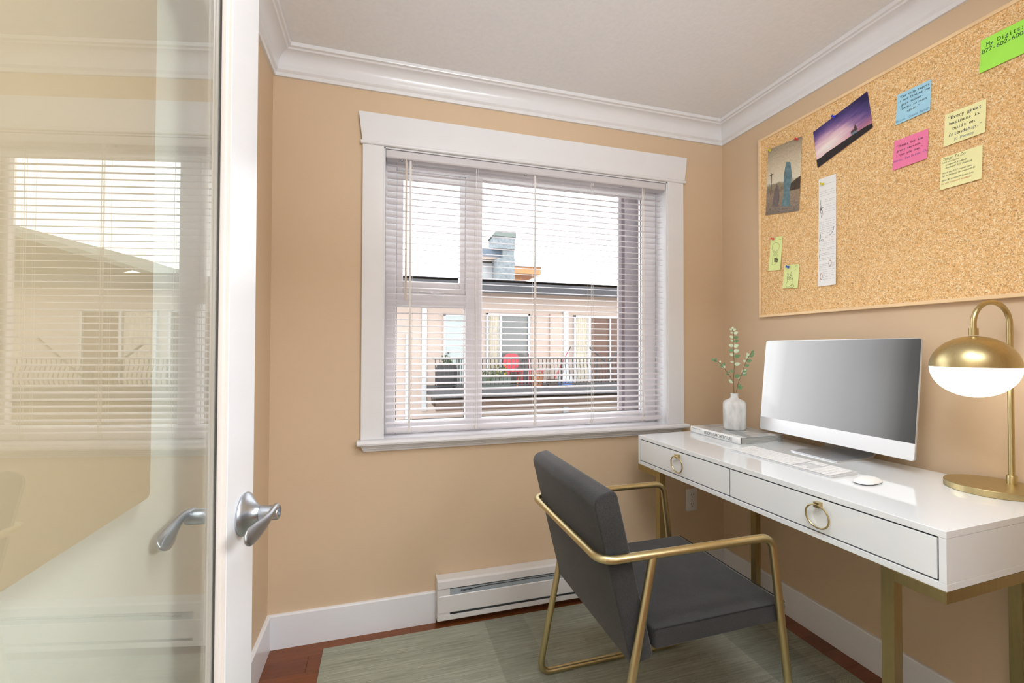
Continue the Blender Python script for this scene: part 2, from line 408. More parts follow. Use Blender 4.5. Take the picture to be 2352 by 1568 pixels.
gs = MB()
for x0, x1, z0, z1 in ((.057, .376, .881, 1.409), (.460, 1.347, .881, 2.035)):
    for q in ((x0, x0+.003, z0, z1), (x1-.003, x1, z0, z1), (x0, x1, z0, z0+.003), (x0, x1, z1-.003, z1)): gs.box(q[0], q[1], 2.1065, 2.1078, q[2], q[3])
gs.build('glazing_seal', 'dark_seal', win, off=wo)

# ------------------------------------------------------------------ blind
bl = thing('window_blind', 'white horizontal slat blind lowered over the window, slats open', 'blind', (.71, 2.0, 2.06)); bo = bl.location
BY = 2.013
MB().box(.010, 1.412, 1.990, 2.036, 2.046, 2.076, .002).build('headrail', 'slat', bl, off=bo)
MB().prism([(1.986, 2.046), (1.9895, 2.0445), (1.9895, 2.077), (1.984, 2.078), (1.983, 2.073), (1.983, 2.050)], lambda p, d: (d, p[0], p[1]), .0085, 1.4135).build('valance', 'slat', bl, off=bo)
tilt = math.radians(10)
sl = MB(); N = 6; prof_t = []; prof_b = []
for i in range(N+1):
    u = (i/N-.5); yy = u*.034; zz = .0028*(1-(2*u)**2)
    prof_t.append((yy*math.cos(tilt)-zz*math.sin(tilt), yy*math.sin(tilt)+zz*math.cos(tilt)))
prof_b = [(p[0], p[1]-.0005) for p in prof_t][::-1]
sl.prism(prof_t+prof_b, lambda p, d: (d, p[0], p[1]), -.698, .698, True)
sme = sl.mesh('slat', 'slat'); sme.set_sharp_from_angle(angle=math.radians(50))
NS = 41; z0s, z1s = .886, 2.022
for i in range(NS):
    z = z0s+(z1s-z0s)*i/(NS-1)
    share('slat', sme, bl, (.7115-bo.x+random.uniform(-.0006, .0006), BY-bo.y, z-bo.z), (random.uniform(-.02, .02), 0, 0))
MB().box(.016, 1.407, BY-.0165, BY+.0165, .846, .866, .004, 2).build('bottom_rail', 'slat', bl, off=bo)
for x, wd in ((.113, .0095), (.41, .002), (.697, .0080), (.994, .002), (1.287, .0080)):
    c = MB()
    for yy, ww in ((BY-.0185, wd), (BY+.0185, .0016)): c.box(x-ww/2, x+ww/2, yy-.0004, yy+.0004, .856, 2.046)
    c.box(x+.009, x+.0104, BY-.0192, BY-.0180, .856, 2.046)
    c.box(x-.006, x+.008, BY-.0205, BY-.0145, .846, .862, .001)
    c.build('ladder_cord', 'cord', bl, off=bo)
wd = MB().tube([(.094, 1.982, 1.425), (.094, 1.982, 1.445), (.094, 1.983, 1.6), (.094, 1.9835, 2.035)], [.0062, .0052, .0048, .0048], 6)
wd.tube([(.094, 1.9835, 2.035), (.094, 1.984, 2.047)], .002, 6)
wd.build('tilt_wand', plain('cream_wand', rgb(214, 202, 192), .3), bl, off=bo)
for x in (.075, .648, 1.16):
    MB().lathe([(0, 0), (.005, 0), (.005, .006), (0, .006)], (x, 1.99, 2.036), 10).build('rail_clip', 'steel', bl, off=bo)

# ------------------------------------------------------------------ glass door
PHI, CD = 0.11182, 0.4165
DW = .78; fy = 1.166; fx = (-CD+math.sin(PHI)*fy)/math.cos(PHI)
hx, hy = fx-math.sin(PHI)*DW, fy-math.cos(PHI)*DW
dr = thing('door_1', 'white framed full-glass door standing open along the left wall', 'door', (hx, hy, .012), PI/2-PHI, kind='structure')
DH = 2.10
MB().box(.645, DW, 0, .040, 0, DH, .002).build('stile', 'door', dr)
MB().box(0, .115, 0, .040, 0, DH, .002).build('stile', 'door', dr)
MB().box(.115, .645, 0, .040, 0, .22, .002).build('rail', 'door', dr)
MB().box(.115, .645, 0, .040, 1.985, DH, .002).build('rail', 'door', dr)
BP = [(0, .0012), (.0016, .0003), (.0036, .0015), (.0044, .0045), (.0064, .0055), (.0084, .0085), (.0094, .0125), (.0098, .0175), (0, .0175)]
def beadrun(x, sgn, z0, z1, flip):
    return MB().prism(BP, lambda p, d: (x-sgn*p[0], (.04-p[1]) if flip else p[1], d), z0, z1)
for flip in (False, True):
    beadrun(.645, 1, .22, 1.985, flip).build('glazing_bead', 'bead', dr)
    beadrun(.115, -1, .22, 1.985, flip).build('glazing_bead', 'bead', dr)
    MB().prism(BP, lambda p, d: (d, (.04-p[1]) if flip else p[1], .22+p[0]), .125, .635).build('glazing_bead', 'bead', dr)
    MB().prism(BP, lambda p, d: (d, (.04-p[1]) if flip else p[1], 1.985-p[0]), .125, .635).build('glazing_bead', 'bead', dr)
MB().box(.118, .642, .0178, .0222, .23, 1.975).build('glass_pane', 'door_glass', dr)
MB().box(.6340, .6353, .0158, .0177, .225, 1.98).build('glazing_seal', 'dark_seal', dr)

def lever_set(side, name):
    """side -1: room side (local -y); +1: wall side"""
    y0 = 0 if side < 0 else .040
    def W(p): return (hxl+p[0], y0+side*p[1], zl+p[2])
    hxl, zl = .7265, .834
    h = MB()
    # rosette: dome lathed about the y axis
    prof = [(0, .0), (.046, 0), (.047, .004), (.0455, .007), (.040, .011), (.031, .017), (.0235, .023), (.0185, .030), (.0170, .034)]
    h.lathe(prof, n=36).map(lambda p: W((p.x, p.z, p.y)))
    o = h.build(name, 'steel', dr)
    nk = MB().lathe([(.0158, .034), (.0164, .0355), (.0164, .071), (.0150, .073), (.0105, .073), (.0100, .066), (0, .066)], n=28).map(lambda p: W((p.x, p.z, p.y)))
    nk.build('neck', 'steel', o)
    lv = MB(); path = [(.012, .064, .010), (-.004, .0655, .0125), (-.022, .068, .0125), (-.042, .0685, .008), (-.066, .066, .001), (-.090, .061, -.004), (-.112, .057, -.0065), (-.122, .056, -.0072), (-.128, .055, -.0077), (-.1315, .0545, -.008), (-.1332, .0543, -.0081), (-.1338, .0542, -.0082)]
    hh = [.0070, .0075, .0080, .0095, .0140, .0178, .0184, .0160, .0122, .0080, .0045, .0012]; tt = [.0065, .0070, .0062, .0055, .0048, .0045, .0044, .0040, .0036, .0030, .0020, .0008]
    nn = 28; vs_ = []; fs_ = []
    for i, p in enumerate(path):
        q0, q1 = Vector(path[max(i-1, 0)]), Vector(path[min(i+1, len(path)-1)]); t = (q1-q0).normalized()
        bn = Vector((0, 1, 0)); bn = (bn-t*bn.dot(t)).normalized(); up_ = t.cross(bn)
        tw = (.15 if side < 0 else -.55)*min(1, i/5)
        e1 = up_*math.cos(tw)+bn*math.sin(tw); e2 = bn*math.cos(tw)-up_*math.sin(tw)
        for j in range(nn):
            a_ = 2*PI*j/nn; vs_.append(W(Vector(p)+e1*hh[i]*math.cos(a_)+e2*tt[i]*math.sin(a_)))
    for i in range(len(path)-1):
        for j in range(nn): fs_.append((i*nn+j, i*nn+(j+1) % nn, (i+1)*nn+(j+1) % nn, (i+1)*nn+j))
    fs_.append(tuple(range(nn))); fs_.append(tuple(range((len(path)-1)*nn, len(path)*nn)))
    lv.add(vs_, fs_, True); lv.build('lever', 'steel', o, sharp=60)
lever_set(-1, 'door_handle'); lever_set(1, 'door_handle')

# ------------------------------------------------------------------ baseboard heater
ht = thing('baseboard_heater', 'white electric baseboard heater under the window', 'heater', (HX0, YB, .03)); ho = ht.location
def hp(nm, prof, x0, x1, mat='heater'): return MB().prism(prof, lambda p, d: (d, YB-p[0], p[1]), x0, x1).build(nm, mat, ht, off=ho)
hp('back_plate', [(.0005, .031), (.004, .031), (.004, .202), (.0005, .202)], HX0+.004, HX1-.004)
hp('top_panel', [(.0045, .200), (.0045, .2035), (.052, .2035), (.062, .198), (.0645, .169), (.062, .169), (.059, .195), (.050, .200)], HX0+.006, HX1-.006)
hp('front_panel', [(.0625, .066), (.0645, .066), (.0645, .135), (.0615, .138), (.0610, .136), (.0625, .134)], HX0+.006, HX1-.006)
hp('bottom_panel', [(.0045, .031), (.062, .031), (.0645, .034), (.0645, .054), (.0615, .054), (.0615, .035), (.0045, .035)], HX0+.006, HX1-.006)
hp('heating_element', [(.012, .060), (.0585, .060), (.0585, .162), (.012, .162)], HX0+.055, HX1-.055, 'heater_in')
hp('reflector', [(.0045, .04), (.008, .04), (.008, .19), (.0045, .19)], HX0+.006, HX1-.006, 'heater_in')
for x0, x1 in ((HX0+.006, HX0+.055), (HX1-.055, HX1-.006)):
    hp('filler_plate', [(.054, .138), (.061, .138), (.061, .172), (.054, .172)], x0, x1)
    hp('filler_plate', [(.054, .048), (.061, .048), (.061, .072), (.054, .072)], x0, x1)
for x0 in (HX0, HX1-.006):
    hp('end_cap', [(.0005, .030), (.060, .030), (.0665, .036), (.0665, .175), (.063, .200), (.054, .2055), (.0005, .2055)], x0, x0+.006)
sw = [(a_, b_-.0135) for a_, b_ in [(HX0+.2, .170), (HX0+.14, .163), (HX0+.11, .160), (HX0+.104, .163), (HX0+.104, .168), (HX0+.112, .166), (HX0+.16, .1665), (HX0+.24, .170), (HX0+.34, .169), (HX0+.42, .1705), (HX0+.5, .1685), (HX0+.7, .171), (HX0+1.0, .169)]]
MB().tube([(x, YB-.0600, z) for x, z in sw], .0012, 6).build('limit_sensor_wire', 'wire', ht, off=ho)

# ------------------------------------------------------------------ wall outlet
ou = thing('wall_outlet', 'white double socket plate low on the window wall beneath the desk', 'outlet', (1.582, YB, .412)); oo = ou.location
MB().box(1.548, 1.616, YB-.006, YB-.0002, .354, .470, .002, 2).build('cover_plate', 'plastic', ou, off=oo)
for zc in (.388, .436):
    rc = MB().box(1.565, 1.599, YB-.0085, YB-.0055, zc-.0155, zc+.0155, .002, 2).build('receptacle', 'plastic', ou, off=oo)
    q = MB().box(1.5735, 1.5755, YB-.0089, YB-.0082, zc-.001, zc+.009).box(1.5885, 1.5905, YB-.0089, YB-.0082, zc+.000, zc+.008)
    q.lathe([(0, 0), (.0026, 0), (.0026, .0006), (0, .0006)], n=10)
    q.v[-40:] = [(1.582+p[0], YB-.0089+p[2], zc-.008+p[1]) for p in q.v[-40:]]
    q.build('slots', 'black_gap', rc, off=oo)
MB().lathe([(0, 0), (.003, 0), (.0028, .0012), (0, .0014)], n=12).map(lambda p: (1.582+p.x, YB-.006-p.z, .412+p.y)).build('screw', 'steel', ou, off=oo)

# ------------------------------------------------------------------ rug
RZ = .006
rg = MB().box(-.222, 1.687, .45, 1.934, .0006, RZ, .0015)
tag(rg.build('rug', 'rug'), 'sage green flat woven patchwork rug covering most of the floor', 'rug')

# ------------------------------------------------------------------ desk
DA = math.radians(2.48); DX, DY, DZ = 1.205, .676, .81
dk = thing('writing_desk', 'glossy white two-drawer desk on a brass frame along the right wall', 'desk', (DX, DY, RZ), DA)
LEN, DEP = 1.155, .572
def dl(z): return z-RZ
MB().box(0, DEP, 0, LEN, dl(.7935), dl(.81), .0008).build('desk_top', 'lacquer', dk)
MB().box(.0003, DEP, .0003, LEN-.0003, dl(.676), dl(.6925), .0008).build('bottom_panel', 'lacquer', dk)
MB().box(.0003, DEP, .0003, .0145, dl(.6929), dl(.7931), .0004).build('side_panel', 'lacquer', dk)
MB().box(.0003, DEP, LEN-.0145, LEN-.0003, dl(.6929), dl(.7931), .0004).build('side_panel', 'lacquer', dk)
MB().box(DEP-.012, DEP-.0005, .0145, LEN-.0145, dl(.6929), dl(.7931)).build('back_panel', 'lacquer', dk)
MB().box(.0068, DEP-.02, .0146, LEN-.0146, dl(.694), dl(.792)).build('drawer_gap_shade', 'black_gap', dk)  # solid black block that paints the shade inside the drawer gaps
for y0, y1, yr in ((.0180, .6096, .287), (.6154, LEN-.0180, .876)):
    d = MB().box(.0005, .0064, y0, y1, dl(.6965), dl(.7895), .0006).build('drawer', 'lacquer', dk)
    po = MB().box(-.0150, .0005, yr-.0085, yr+.0085, dl(.7665), dl(.7825), .0008).build('ring_pull', 'brass', d)
    c0 = Vector((-.0105, yr, dl(.742)))
    ring = MB().tube(arc(c0, PI/2, PI/2+2*PI, .0335, (.0, 1, 0), (-.10, 0, .995), 40), .0026, 8, False)
    ring.build('ring', 'brass', d)
z0, z1 = dl(.649), dl(.6758); tw = .027
for a_, b_, e_ in ((0, .1034, 0), (LEN-.1284, LEN, LEN-tw)):
    MB().box(0, tw, a_, b_, z0, z1, .0006).box(DEP-tw, DEP, a_, b_, z0, z1, .0006).box(tw-.0004, DEP-tw+.0004, e_, e_+tw, z0, z1).build('end_frame', 'brass_dark', dk)
for x0 in (0, DEP-.030):
    for yc in (.118, 1.012):
        MB().box(x0+.0004, x0+.0300, yc-.0145, yc+.0145, .0002, z1, .0006).build('leg', 'brass_dark', dk)

def desk_pt(x, y, z): return Vector((DX+x*math.cos(DA)-y*math.sin(DA), DY+x*math.sin(DA)+y*math.cos(DA), z))

# ------------------------------------------------------------------ chair
ch = thing('armchair', 'charcoal suede armchair with slim brass tube frame facing the desk', 'chair', (.85, 1.29, RZ)); co = ch.location
YN, YFAR, ZA, RT = 1.030, 1.552, .668, .0115
zf = RZ+RT+.0005
XBK = .541
XFR = 1.092
# one bent tube: near front leg, near arm, behind the back, far arm, far front leg
def leg_end(yv): return (1.170, yv, zf)
top = fillet([(1.166, YN, .11), (XFR, YN, ZA), (XBK, YN, ZA), (XBK, YFAR, ZA), (XFR, YFAR, ZA), (1.166, YFAR, .11)], .042, 8)
MB().tube(top, RT, 14).build('arm_frame', 'brass', ch, off=co)
for yv in (YN, YFAR):
    base = fillet([(1.166, yv, .11), (1.175, yv, zf), (.562, yv, zf), (.694, yv, ZA-.004)], .035, 8)
    MB().tube(base, RT, 14).build('leg_frame', 'brass', ch, off=co)
def cushion(hull, y0, y1, bev):
    """prism of a side outline between y0 and y1 with softened edges"""
    bm = bmesh.new(); a = [bm.verts.new((p[0], y0, p[1])) for p in hull]; b = [bm.verts.new((p[0], y1, p[1])) for p in hull]
    n = len(hull); bm.faces.new(a); bm.faces.new(b[::-1])
    for i in range(n): bm.faces.new((a[i], b[i], b[(i+1) % n], a[(i+1) % n]))
    bmesh.ops.recalc_face_normals(bm, faces=bm.faces[:])
    ed = [e for e in bm.edges if abs(e.verts[0].co.y-e.verts[1].co.y) < 1e-6]
    bmesh.ops.bevel(bm, geom=ed, offset=bev, segments=3, affect='EDGES', profile=.5)
    bm.verts.index_update(); mb = MB().add([v.co.copy() for v in bm.verts], [[v.index for v in f.verts] for f in bm.faces], True); bm.free(); return mb
def offs(hull, r, n=4):
    out = []
    k = len(hull)
    for i in range(k):
        p, q, s_ = Vector(hull[i-1]), Vector(hull[i]), Vector(hull[(i+1) % k])
        rr = r[i] if isinstance(r, (list, tuple)) else r
        a = (p-q).normalized(); b = (s_-q).normalized(); ang = a.angle(b); d = rr/math.tan(ang/2)
        c = q+(a+b).normalized()*(rr/math.sin(ang/2)); u0, u1 = q+a*d-c, q+b*d-c
        a0 = math.atan2(u0.y, u0.x); a1 = math.atan2(u1.y, u1.x)
        while a1-a0 > PI: a1 -= 2*PI
        while a1-a0 < -PI: a1 += 2*PI
        for j in range(n+1):
            t = a0+(a1-a0)*j/n; out.append((c.x+rr*math.cos(t), c.y+rr*math.sin(t)))
    return out
SY0, SY1 = 1.0435, 1.538
bk = offs([(.638, .372), (.524, .828), (.594, .843), (.706, .385)], [.010, .030, .020, .012], 5)
cushion(bk, SY0, SY1, .006).build('backrest', 'suede', ch, off=co, sharp=60)
se = offs([(.708, .402), (.708, .456), (1.158, .460), (1.158, .408)], [.008, .008, .010, .008], 3)
cushion(se, SY0+.001, SY1, .006).build('seat', 'suede', ch, off=co, sharp=60)
pz = MB()
pz.tube([(.706, SY0+.0025, .4575), (1.155, SY0+.0025, .4605), (1.1575, SY0+.006, .4605), (1.1575, SY1-.006, .4605)], .0016, 6)
pz.build('seat_piping', 'piping', ch, off=co)
pz = MB()
pz.tube([(.641, SY0+.0025, .378), (.5345, SY0+.0025, .805), (.541, SY0+.002, .821), (.552, SY0+.002, .829), (.586, SY0+.002, .8365)], .0015, 6)
pz.build('back_piping', 'piping', ch, off=co)

# ------------------------------------------------------------------ monitor
mo = thing('computer_monitor', 'slim silver all-in-one monitor with grey screen standing on the desk', 'monitor', (1.66, 1.312, DZ)); mo_o = mo.location
mB, mT = Vector((1.648, 0, .853)), Vector((1.690, 0, 1.2525)); mu = (mT-mB); mh = mu.length; mu.normalize(); mn = Vector((-mu.z, 0, mu.x))
MY0, MY1 = 1.007, 1.617; mw = MY1-MY0
def MP(p, d): return mB+mu*p[1]+Vector((0, MY1-p[0], 0))-mn*d       # p: (left to right, up), d: depth behind the front face
body = rrect(mw, mh, .012, 6)
MB().prism(body, MP, .0004, .0075).build('housing', 'alu', mo, off=mo_o)
bul = MB()
rings = [(1, .0076), (.93, .016), (.8, .026), (.6, .036), (.35, .042), (.05, .044)]
cx_, cy_ = mw/2, mh/2
vs_ = []
for sc_, dp in rings: vs_ += [MP((cx_+(p[0]-cx_)*sc_, cy_+(p[1]-cy_)*sc_), dp) for p in body]
nb = len(body); fs_ = [(i*nb+j, i*nb+(j+1) % nb, (i+1)*nb+(j+1) % nb, (i+1)*nb+j) for i in range(len(rings)-1) for j in range(nb)]+[tuple(range((len(rings)-1)*nb, len(rings)*nb))]
bul.add(vs_, fs_, True).build('back_shell', 'alu', mo, off=mo_o)
CH = .056
chin = [p for p in body if p[1] < .02]
chin_poly = [(mw-.0012, CH), (.0012, CH)]+[(max(.0012, min(mw-.0012, p[0])), max(.001, p[1])) for p in body if p[1] < CH]
MB().prism(chin_poly, MP, -.0002, .0010).build('chin', 'alu_white', mo, off=mo_o)
scr_poly = [(max(.0016, min(mw-.0016, p[0])), min(mh-.0016, p[1])) for p in body if p[1] > CH]+[(.0016, CH+.0006), (mw-.0016, CH+.0006)]
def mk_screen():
    # reflection across the screen, painted as a grey sweep in the emission
    k = NT('screen_painted_reflection'); k.set((.03, .03, .03, 1), .22)
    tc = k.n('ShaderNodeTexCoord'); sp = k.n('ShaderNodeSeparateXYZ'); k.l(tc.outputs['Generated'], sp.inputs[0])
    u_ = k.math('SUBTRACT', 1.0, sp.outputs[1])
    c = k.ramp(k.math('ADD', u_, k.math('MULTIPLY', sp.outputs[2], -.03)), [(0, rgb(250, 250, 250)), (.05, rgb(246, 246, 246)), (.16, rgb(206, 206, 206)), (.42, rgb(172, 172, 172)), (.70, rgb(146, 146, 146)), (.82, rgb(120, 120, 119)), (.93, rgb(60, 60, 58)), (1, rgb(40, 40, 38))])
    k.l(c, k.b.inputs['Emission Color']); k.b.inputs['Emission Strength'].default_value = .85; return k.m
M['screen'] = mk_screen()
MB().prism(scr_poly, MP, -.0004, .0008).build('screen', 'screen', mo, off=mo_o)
ft = [(1.556, DZ+.0003), (1.70, DZ+.0003), (1.735, DZ+.006), (1.752, DZ+.022), (1.752, DZ+.05), (1.728, DZ+.19), (1.722, DZ+.19), (1.742, DZ+.05), (1.742, DZ+.026), (1.731, DZ+.0125), (1.70, DZ+.0065), (1.556, DZ+.0045)]
MB().prism(ft, lambda p, d: (p[0], d, p[1]), 1.190, 1.375, True).build('stand', 'alu', mo, off=mo_o, sharp=30)

# ------------------------------------------------------------------ keyboard and mouse
KA = math.radians(3.2)
kb = thing('keyboard', 'slim white full-size keyboard lying in front of the monitor', 'keyboard', (1.351, 1.052, DZ+.0004), KA)
KL, KD = .398, .122
MB().prism([(0, 0), (KD, 0), (KD, .0098), (.0, .0042)], lambda p, d: (p[0], d, p[1]), 0, KL).build('tray', 'tray', kb)
kmes = {}
def key(x0, y0, wx, wy):
    k_ = (round(wx, 4), round(wy, 4))
    if k_ not in kmes: kmes[k_] = MB().box(0, wx, 0, wy, 0, .0022, .0007).mesh('key', 'key')
    share('key', kmes[k_], kb, (x0, y0, .0046+.0056*(x0+.004)/KD), (0, -math.atan(.0056/KD), 0))
pt = .0184
rows_x = [.0045+i*.0190 for i in range(6)]          # row 0 nearest the user
for r_ in range(6):
    kx = .0160 if r_ < 5 else .0130
    # columns run from the right-hand end (y=0): numpad 4, nav 3, main 14
    for c_ in range(4): key(rows_x[r_], .006+c_*pt, kx, .0160)
    if r_ in (0, 4, 5) or r_ == 1:
        for c_ in range(3):
            if r_ == 1 and c_ != 1: continue
            key(rows_x[r_], .0835+c_*pt, kx, .0160)
    y = .1420
    if r_ == 0:
        for wy in (.020, .0215, .0215): key(rows_x[0], y, kx, wy); y += wy+.0024
        key(rows_x[0], y, kx, .104); y += .1064
        for wy in (.0215, .0195, .0195): key(rows_x[0], y, kx, wy); y += wy+.0024
    else:
        first = {1: .040, 2: .032, 3: .0255, 4: .0255, 5: .0160}[r_]
        key(rows_x[r_], y, kx, first); y += first+.0024
        while y+.0160+.012 < KL-.006: key(rows_x[r_], y, kx, .0160); y += pt
        key(rows_x[r_], y, kx, KL-.0055-y)
ms = thing('computer_mouse', 'small white wireless mouse at the right end of the keyboard', 'mouse', (1.418, .990, DZ+.0003), math.radians(8))
def mshell(u, v):
    # superellipse dome, long axis local x
    th = u*2*PI; k_ = v
    cx = math.copysign(abs(math.cos(th))**.75, math.cos(th)); cy = math.copysign(abs(math.sin(th))**.75, math.sin(th))
    rad = math.sin(k_*PI/2)**.6 if k_ > 0 else 0
    zz = .0035+.0145*(max(0, 1-rad**2.6))**.8
    return (cx*.049*rad, cy*.0275*rad, zz)
MB().grid(mshell, 32, 10).build('shell', 'key', ms, sharp=60)
bp = [(math.copysign(abs(math.cos(t))**.75, math.cos(t)), math.copysign(abs(math.sin(t))**.75, math.sin(t))) for t in [2*PI*i/32 for i in range(32)]]
MB().prism(bp, lambda p, d: (p[0]*(.044+d*1.2), p[1]*(.023+d*1.2), d), 0, .0036, True).build('base', 'alu', ms)

# ------------------------------------------------------------------ book
bx = thing('book', 'thick grey and white hardback with MODERN ARCHITECTURE on its spine, under the vase', 'book', (1.565, 1.675, DZ+.0003), math.radians(1.6)); bz = bx.location
BW, BL_, BH = .236, .302, .0300
def mk_cover():
    k = NT('book_cover_print'); v = k.coord('Object', (1, 2.2, 1)); n1 = k.noise(v, 9, 1)
    sx = k.n('ShaderNodeTexVoronoi', i_Scale=11.0); sx.distance = 'CHEBYCHEV'; k.l(k.coord('Object', (1.6, .7, 1)), sx.inputs['Vector'])
    sp = k.n('ShaderNodeSeparateColor'); k.l(sx.outputs['Color'], sp.inputs[0])
    k.color(k.mix(.35, k.ramp(sp.outputs[0], [(0, rgb(138, 140, 141)), (.35, rgb(176, 178, 178)), (.65, rgb(214, 214, 212)), (1, rgb(240, 240, 238))]), k.ramp(n1, [(.3, rgb(170, 172, 172)), (.7, rgb(240, 240, 238))])))
    k.set(rough=.25); return k.m
M['cover'] = mk_cover()
M['spine'] = plain('book_spine_white', rgb(232, 232, 230), .3, var=.06, scale=14)
MB().box(-BW/2+.004, BW/2-.003, -BL_/2+.003, BL_/2-.003, .0024, BH-.0024).build('pages', 'paper', bx)
MB().box(-BW/2+.001, BW/2, -BL_/2, BL_/2, BH-.0024, BH, .0006).build('front_cover', 'cover', bx)
MB().box(-BW/2+.001, BW/2, -BL_/2, BL_/2, 0, .0024, .0006).build('back_cover', 'cover', bx)
MB().prism([(.004, 0), (.0008, .003), (0, BH*.3), (0, BH*.7), (.0008, BH-.003), (.004, BH), (.0052, BH), (.0052, 0)], lambda p, d: (-BW/2-.0035+p[0], d, p[1]), -BL_/2, BL_/2, True).build('spine', 'spine', bx, sharp=50)

# text helper ---------------------------------------------------------
_gl = {}
def glyph(chr_, bold=0.0):
    k_ = (chr_, bold)
    if k_ in _gl: return _gl[k_]
    cu = bpy.data.curves.new('glyph', 'FONT'); cu.body = chr_; cu.size = 1.0; cu.offset = bold; cu.resolution_u = 3
    ob = bpy.data.objects.new('glyph', cu); me = bpy.data.meshes.new_from_object(ob)
    vs_ = [(v.co.x, v.co.y) for v in me.vertices]; fs_ = [tuple(p.vertices) for p in me.polygons]
    bpy.data.objects.remove(ob); bpy.data.curves.remove(cu); bpy.data.meshes.remove(me)
    wdt = (min(v[0] for v in vs_), max(v[0] for v in vs_)) if vs_ else (0, .3)
    _gl[k_] = (vs_, fs_, wdt); return _gl[k_]
def text2d(s_, size, mono=None, bold=0.0, shear=0.0, squeeze=1.0):
    """flat glyph geometry; returns (verts, faces, width); mono: fixed advance as a share of the size"""
    V, Fc, x = [], [], 0.0
    for c_ in s_:
        if c_ == ' ': x += (mono or .32)*size; continue
        vs_, fs_, (a0, a1) = glyph(c_, bold); gw = a1-a0; o_ = len(V)
        if mono:
            sc_ = min(1.0, (mono*.94)/gw) if gw > mono*.94 else 1.0
            x0_ = x+(mono-gw*sc_)*.5*size
        else: sc_ = 1.0; x0_ = x
        V += [(x0_+(p[0]-a0)*sc_*size*squeeze+shear*p[1]*size, p[1]*size) for p in vs_]
        Fc += [tuple(i+o_ for i in f) for f in fs_]
        if mono and not c_.isdigit() and c_ not in '-:.,;':                  # slab feet of a typewriter face
            gx0, gx1 = x0_, x0_+gw*sc_*size; th = .055*size; e_ = .075*size
            feet = {'i': [((gx0+gx1)/2-.19*size, (gx0+gx1)/2+.19*size)], 'l': [((gx0+gx1)/2-.19*size, (gx0+gx1)/2+.19*size)], 'I': [((gx0+gx1)/2-.17*size, (gx0+gx1)/2+.17*size)], 'T': [((gx0+gx1)/2-.13*size, (gx0+gx1)/2+.13*size)],
                    'r': [(gx0-e_, gx0+.2*size)], 'f': [((gx0+gx1)/2-.17*size, (gx0+gx1)/2+.12*size)], 'h': [(gx0-e_, gx0+.13*size), (gx1-.13*size, gx1+e_)], 'n': [(gx0-e_, gx0+.13*size), (gx1-.13*size, gx1+e_)],
                    'm': [(gx0-e_, gx0+.08*size), (gx1-.08*size, gx1+e_)], 'k': [(gx0-e_, gx0+.13*size), (gx1-.13*size, gx1+e_)], 'M': [(gx0-e_, gx0+.1*size), (gx1-.1*size, gx1+e_)], 'K': [(gx0-e_, gx0+.13*size), (gx1-.13*size, gx1+e_)], 'P': [(gx0-e_, gx0+.17*size)], 'E': [], 'A': [(gx0-e_, gx0+.12*size), (gx1-.12*size, gx1+e_)]}.get(c_, [])
            for f0, f1 in feet:
                o2 = len(V); V += [(f0, 0), (f1, 0), (f1, th), (f0, th)]; Fc.append((o2, o2+1, o2+2, o2+3))
        x += mono*size if mono else (gw*squeeze+.07)*size
    return V, Fc, x
# title on the spine: reads from far end to near end as seen from the chair side
V, Fc, tw_ = text2d('MODERN ARCHITECTURE', .0150, squeeze=.82)
k_ = .168/tw_
tm = MB().add([(-BW/2-.0038, .058-p[0]*k_, .0085+p[1]*1.3) for p in V], Fc); tm.build('title', 'ink', bx, fix=False)
tm = MB()
for y0, y1, zz in ((.140, .118, .0215), (.116, .098, .0222), (.092, .086, .0215)): tm.box(-BW/2-.0038, -BW/2-.0034, y1, y0, zz, zz+.002)
tm.build('spine_marks', 'ink_grey', bx)
MB().box(-BW/2+.0015, -BW/2+.0045, -BL_/2-.0002, -BL_/2+.002, .001, BH-.001).build('hinge_shadow_gap', 'black_gap', bx)

# ------------------------------------------------------------------ vase with eucalyptus
VX, VY, VZ = 1.572, 1.684, DZ+.0005+BH
va = thing('vase', 'white and grey marbled ceramic bottle vase standing on the book', 'vase', (VX, VY, VZ))
def mk_vase():
    k = NT('marbled_ceramic'); v = k.coord('Object', (1, 1, .45)); n1 = k.noise(v, 26, 5, .6)
    k.color(k.ramp(n1, [(.3, rgb(186, 188, 188)), (.5, rgb(216, 216, 214)), (.75, rgb(236, 236, 234))])); k.set(rough=.3); return k.m
M['vase'] = mk_vase()
vp = [(0, .0), (.040, .0), (.0455, .004), (.0475, .012), (.0490, .10), (.0488, .118), (.0465, .127), (.040, .134), (.028, .140), (.0190, .144), (.0165, .149), (.0158, .160), (.0172, .1655), (.0160, .1675), (.0135, .166), (.0130, .150), (.0130, .120), (0, .118)]
MB().lathe(vp, n=48).build('vessel', 'vase', va, sharp=50)
def mk_leaf(nm, a, b):
    k = NT(nm); v = k.coord('Object'); k.color(k.ramp(k.noise(v, 30, 3), [(.3, a), (.7, b)])); k.set(rough=.5); return k.m
M['leaf_pale'] = mk_leaf('eucalyptus_leaf_pale', rgb(190, 214, 176), rgb(226, 236, 210))
M['leaf_green'] = mk_leaf('eucalyptus_leaf_green', rgb(78, 118, 76), rgb(142, 176, 128))
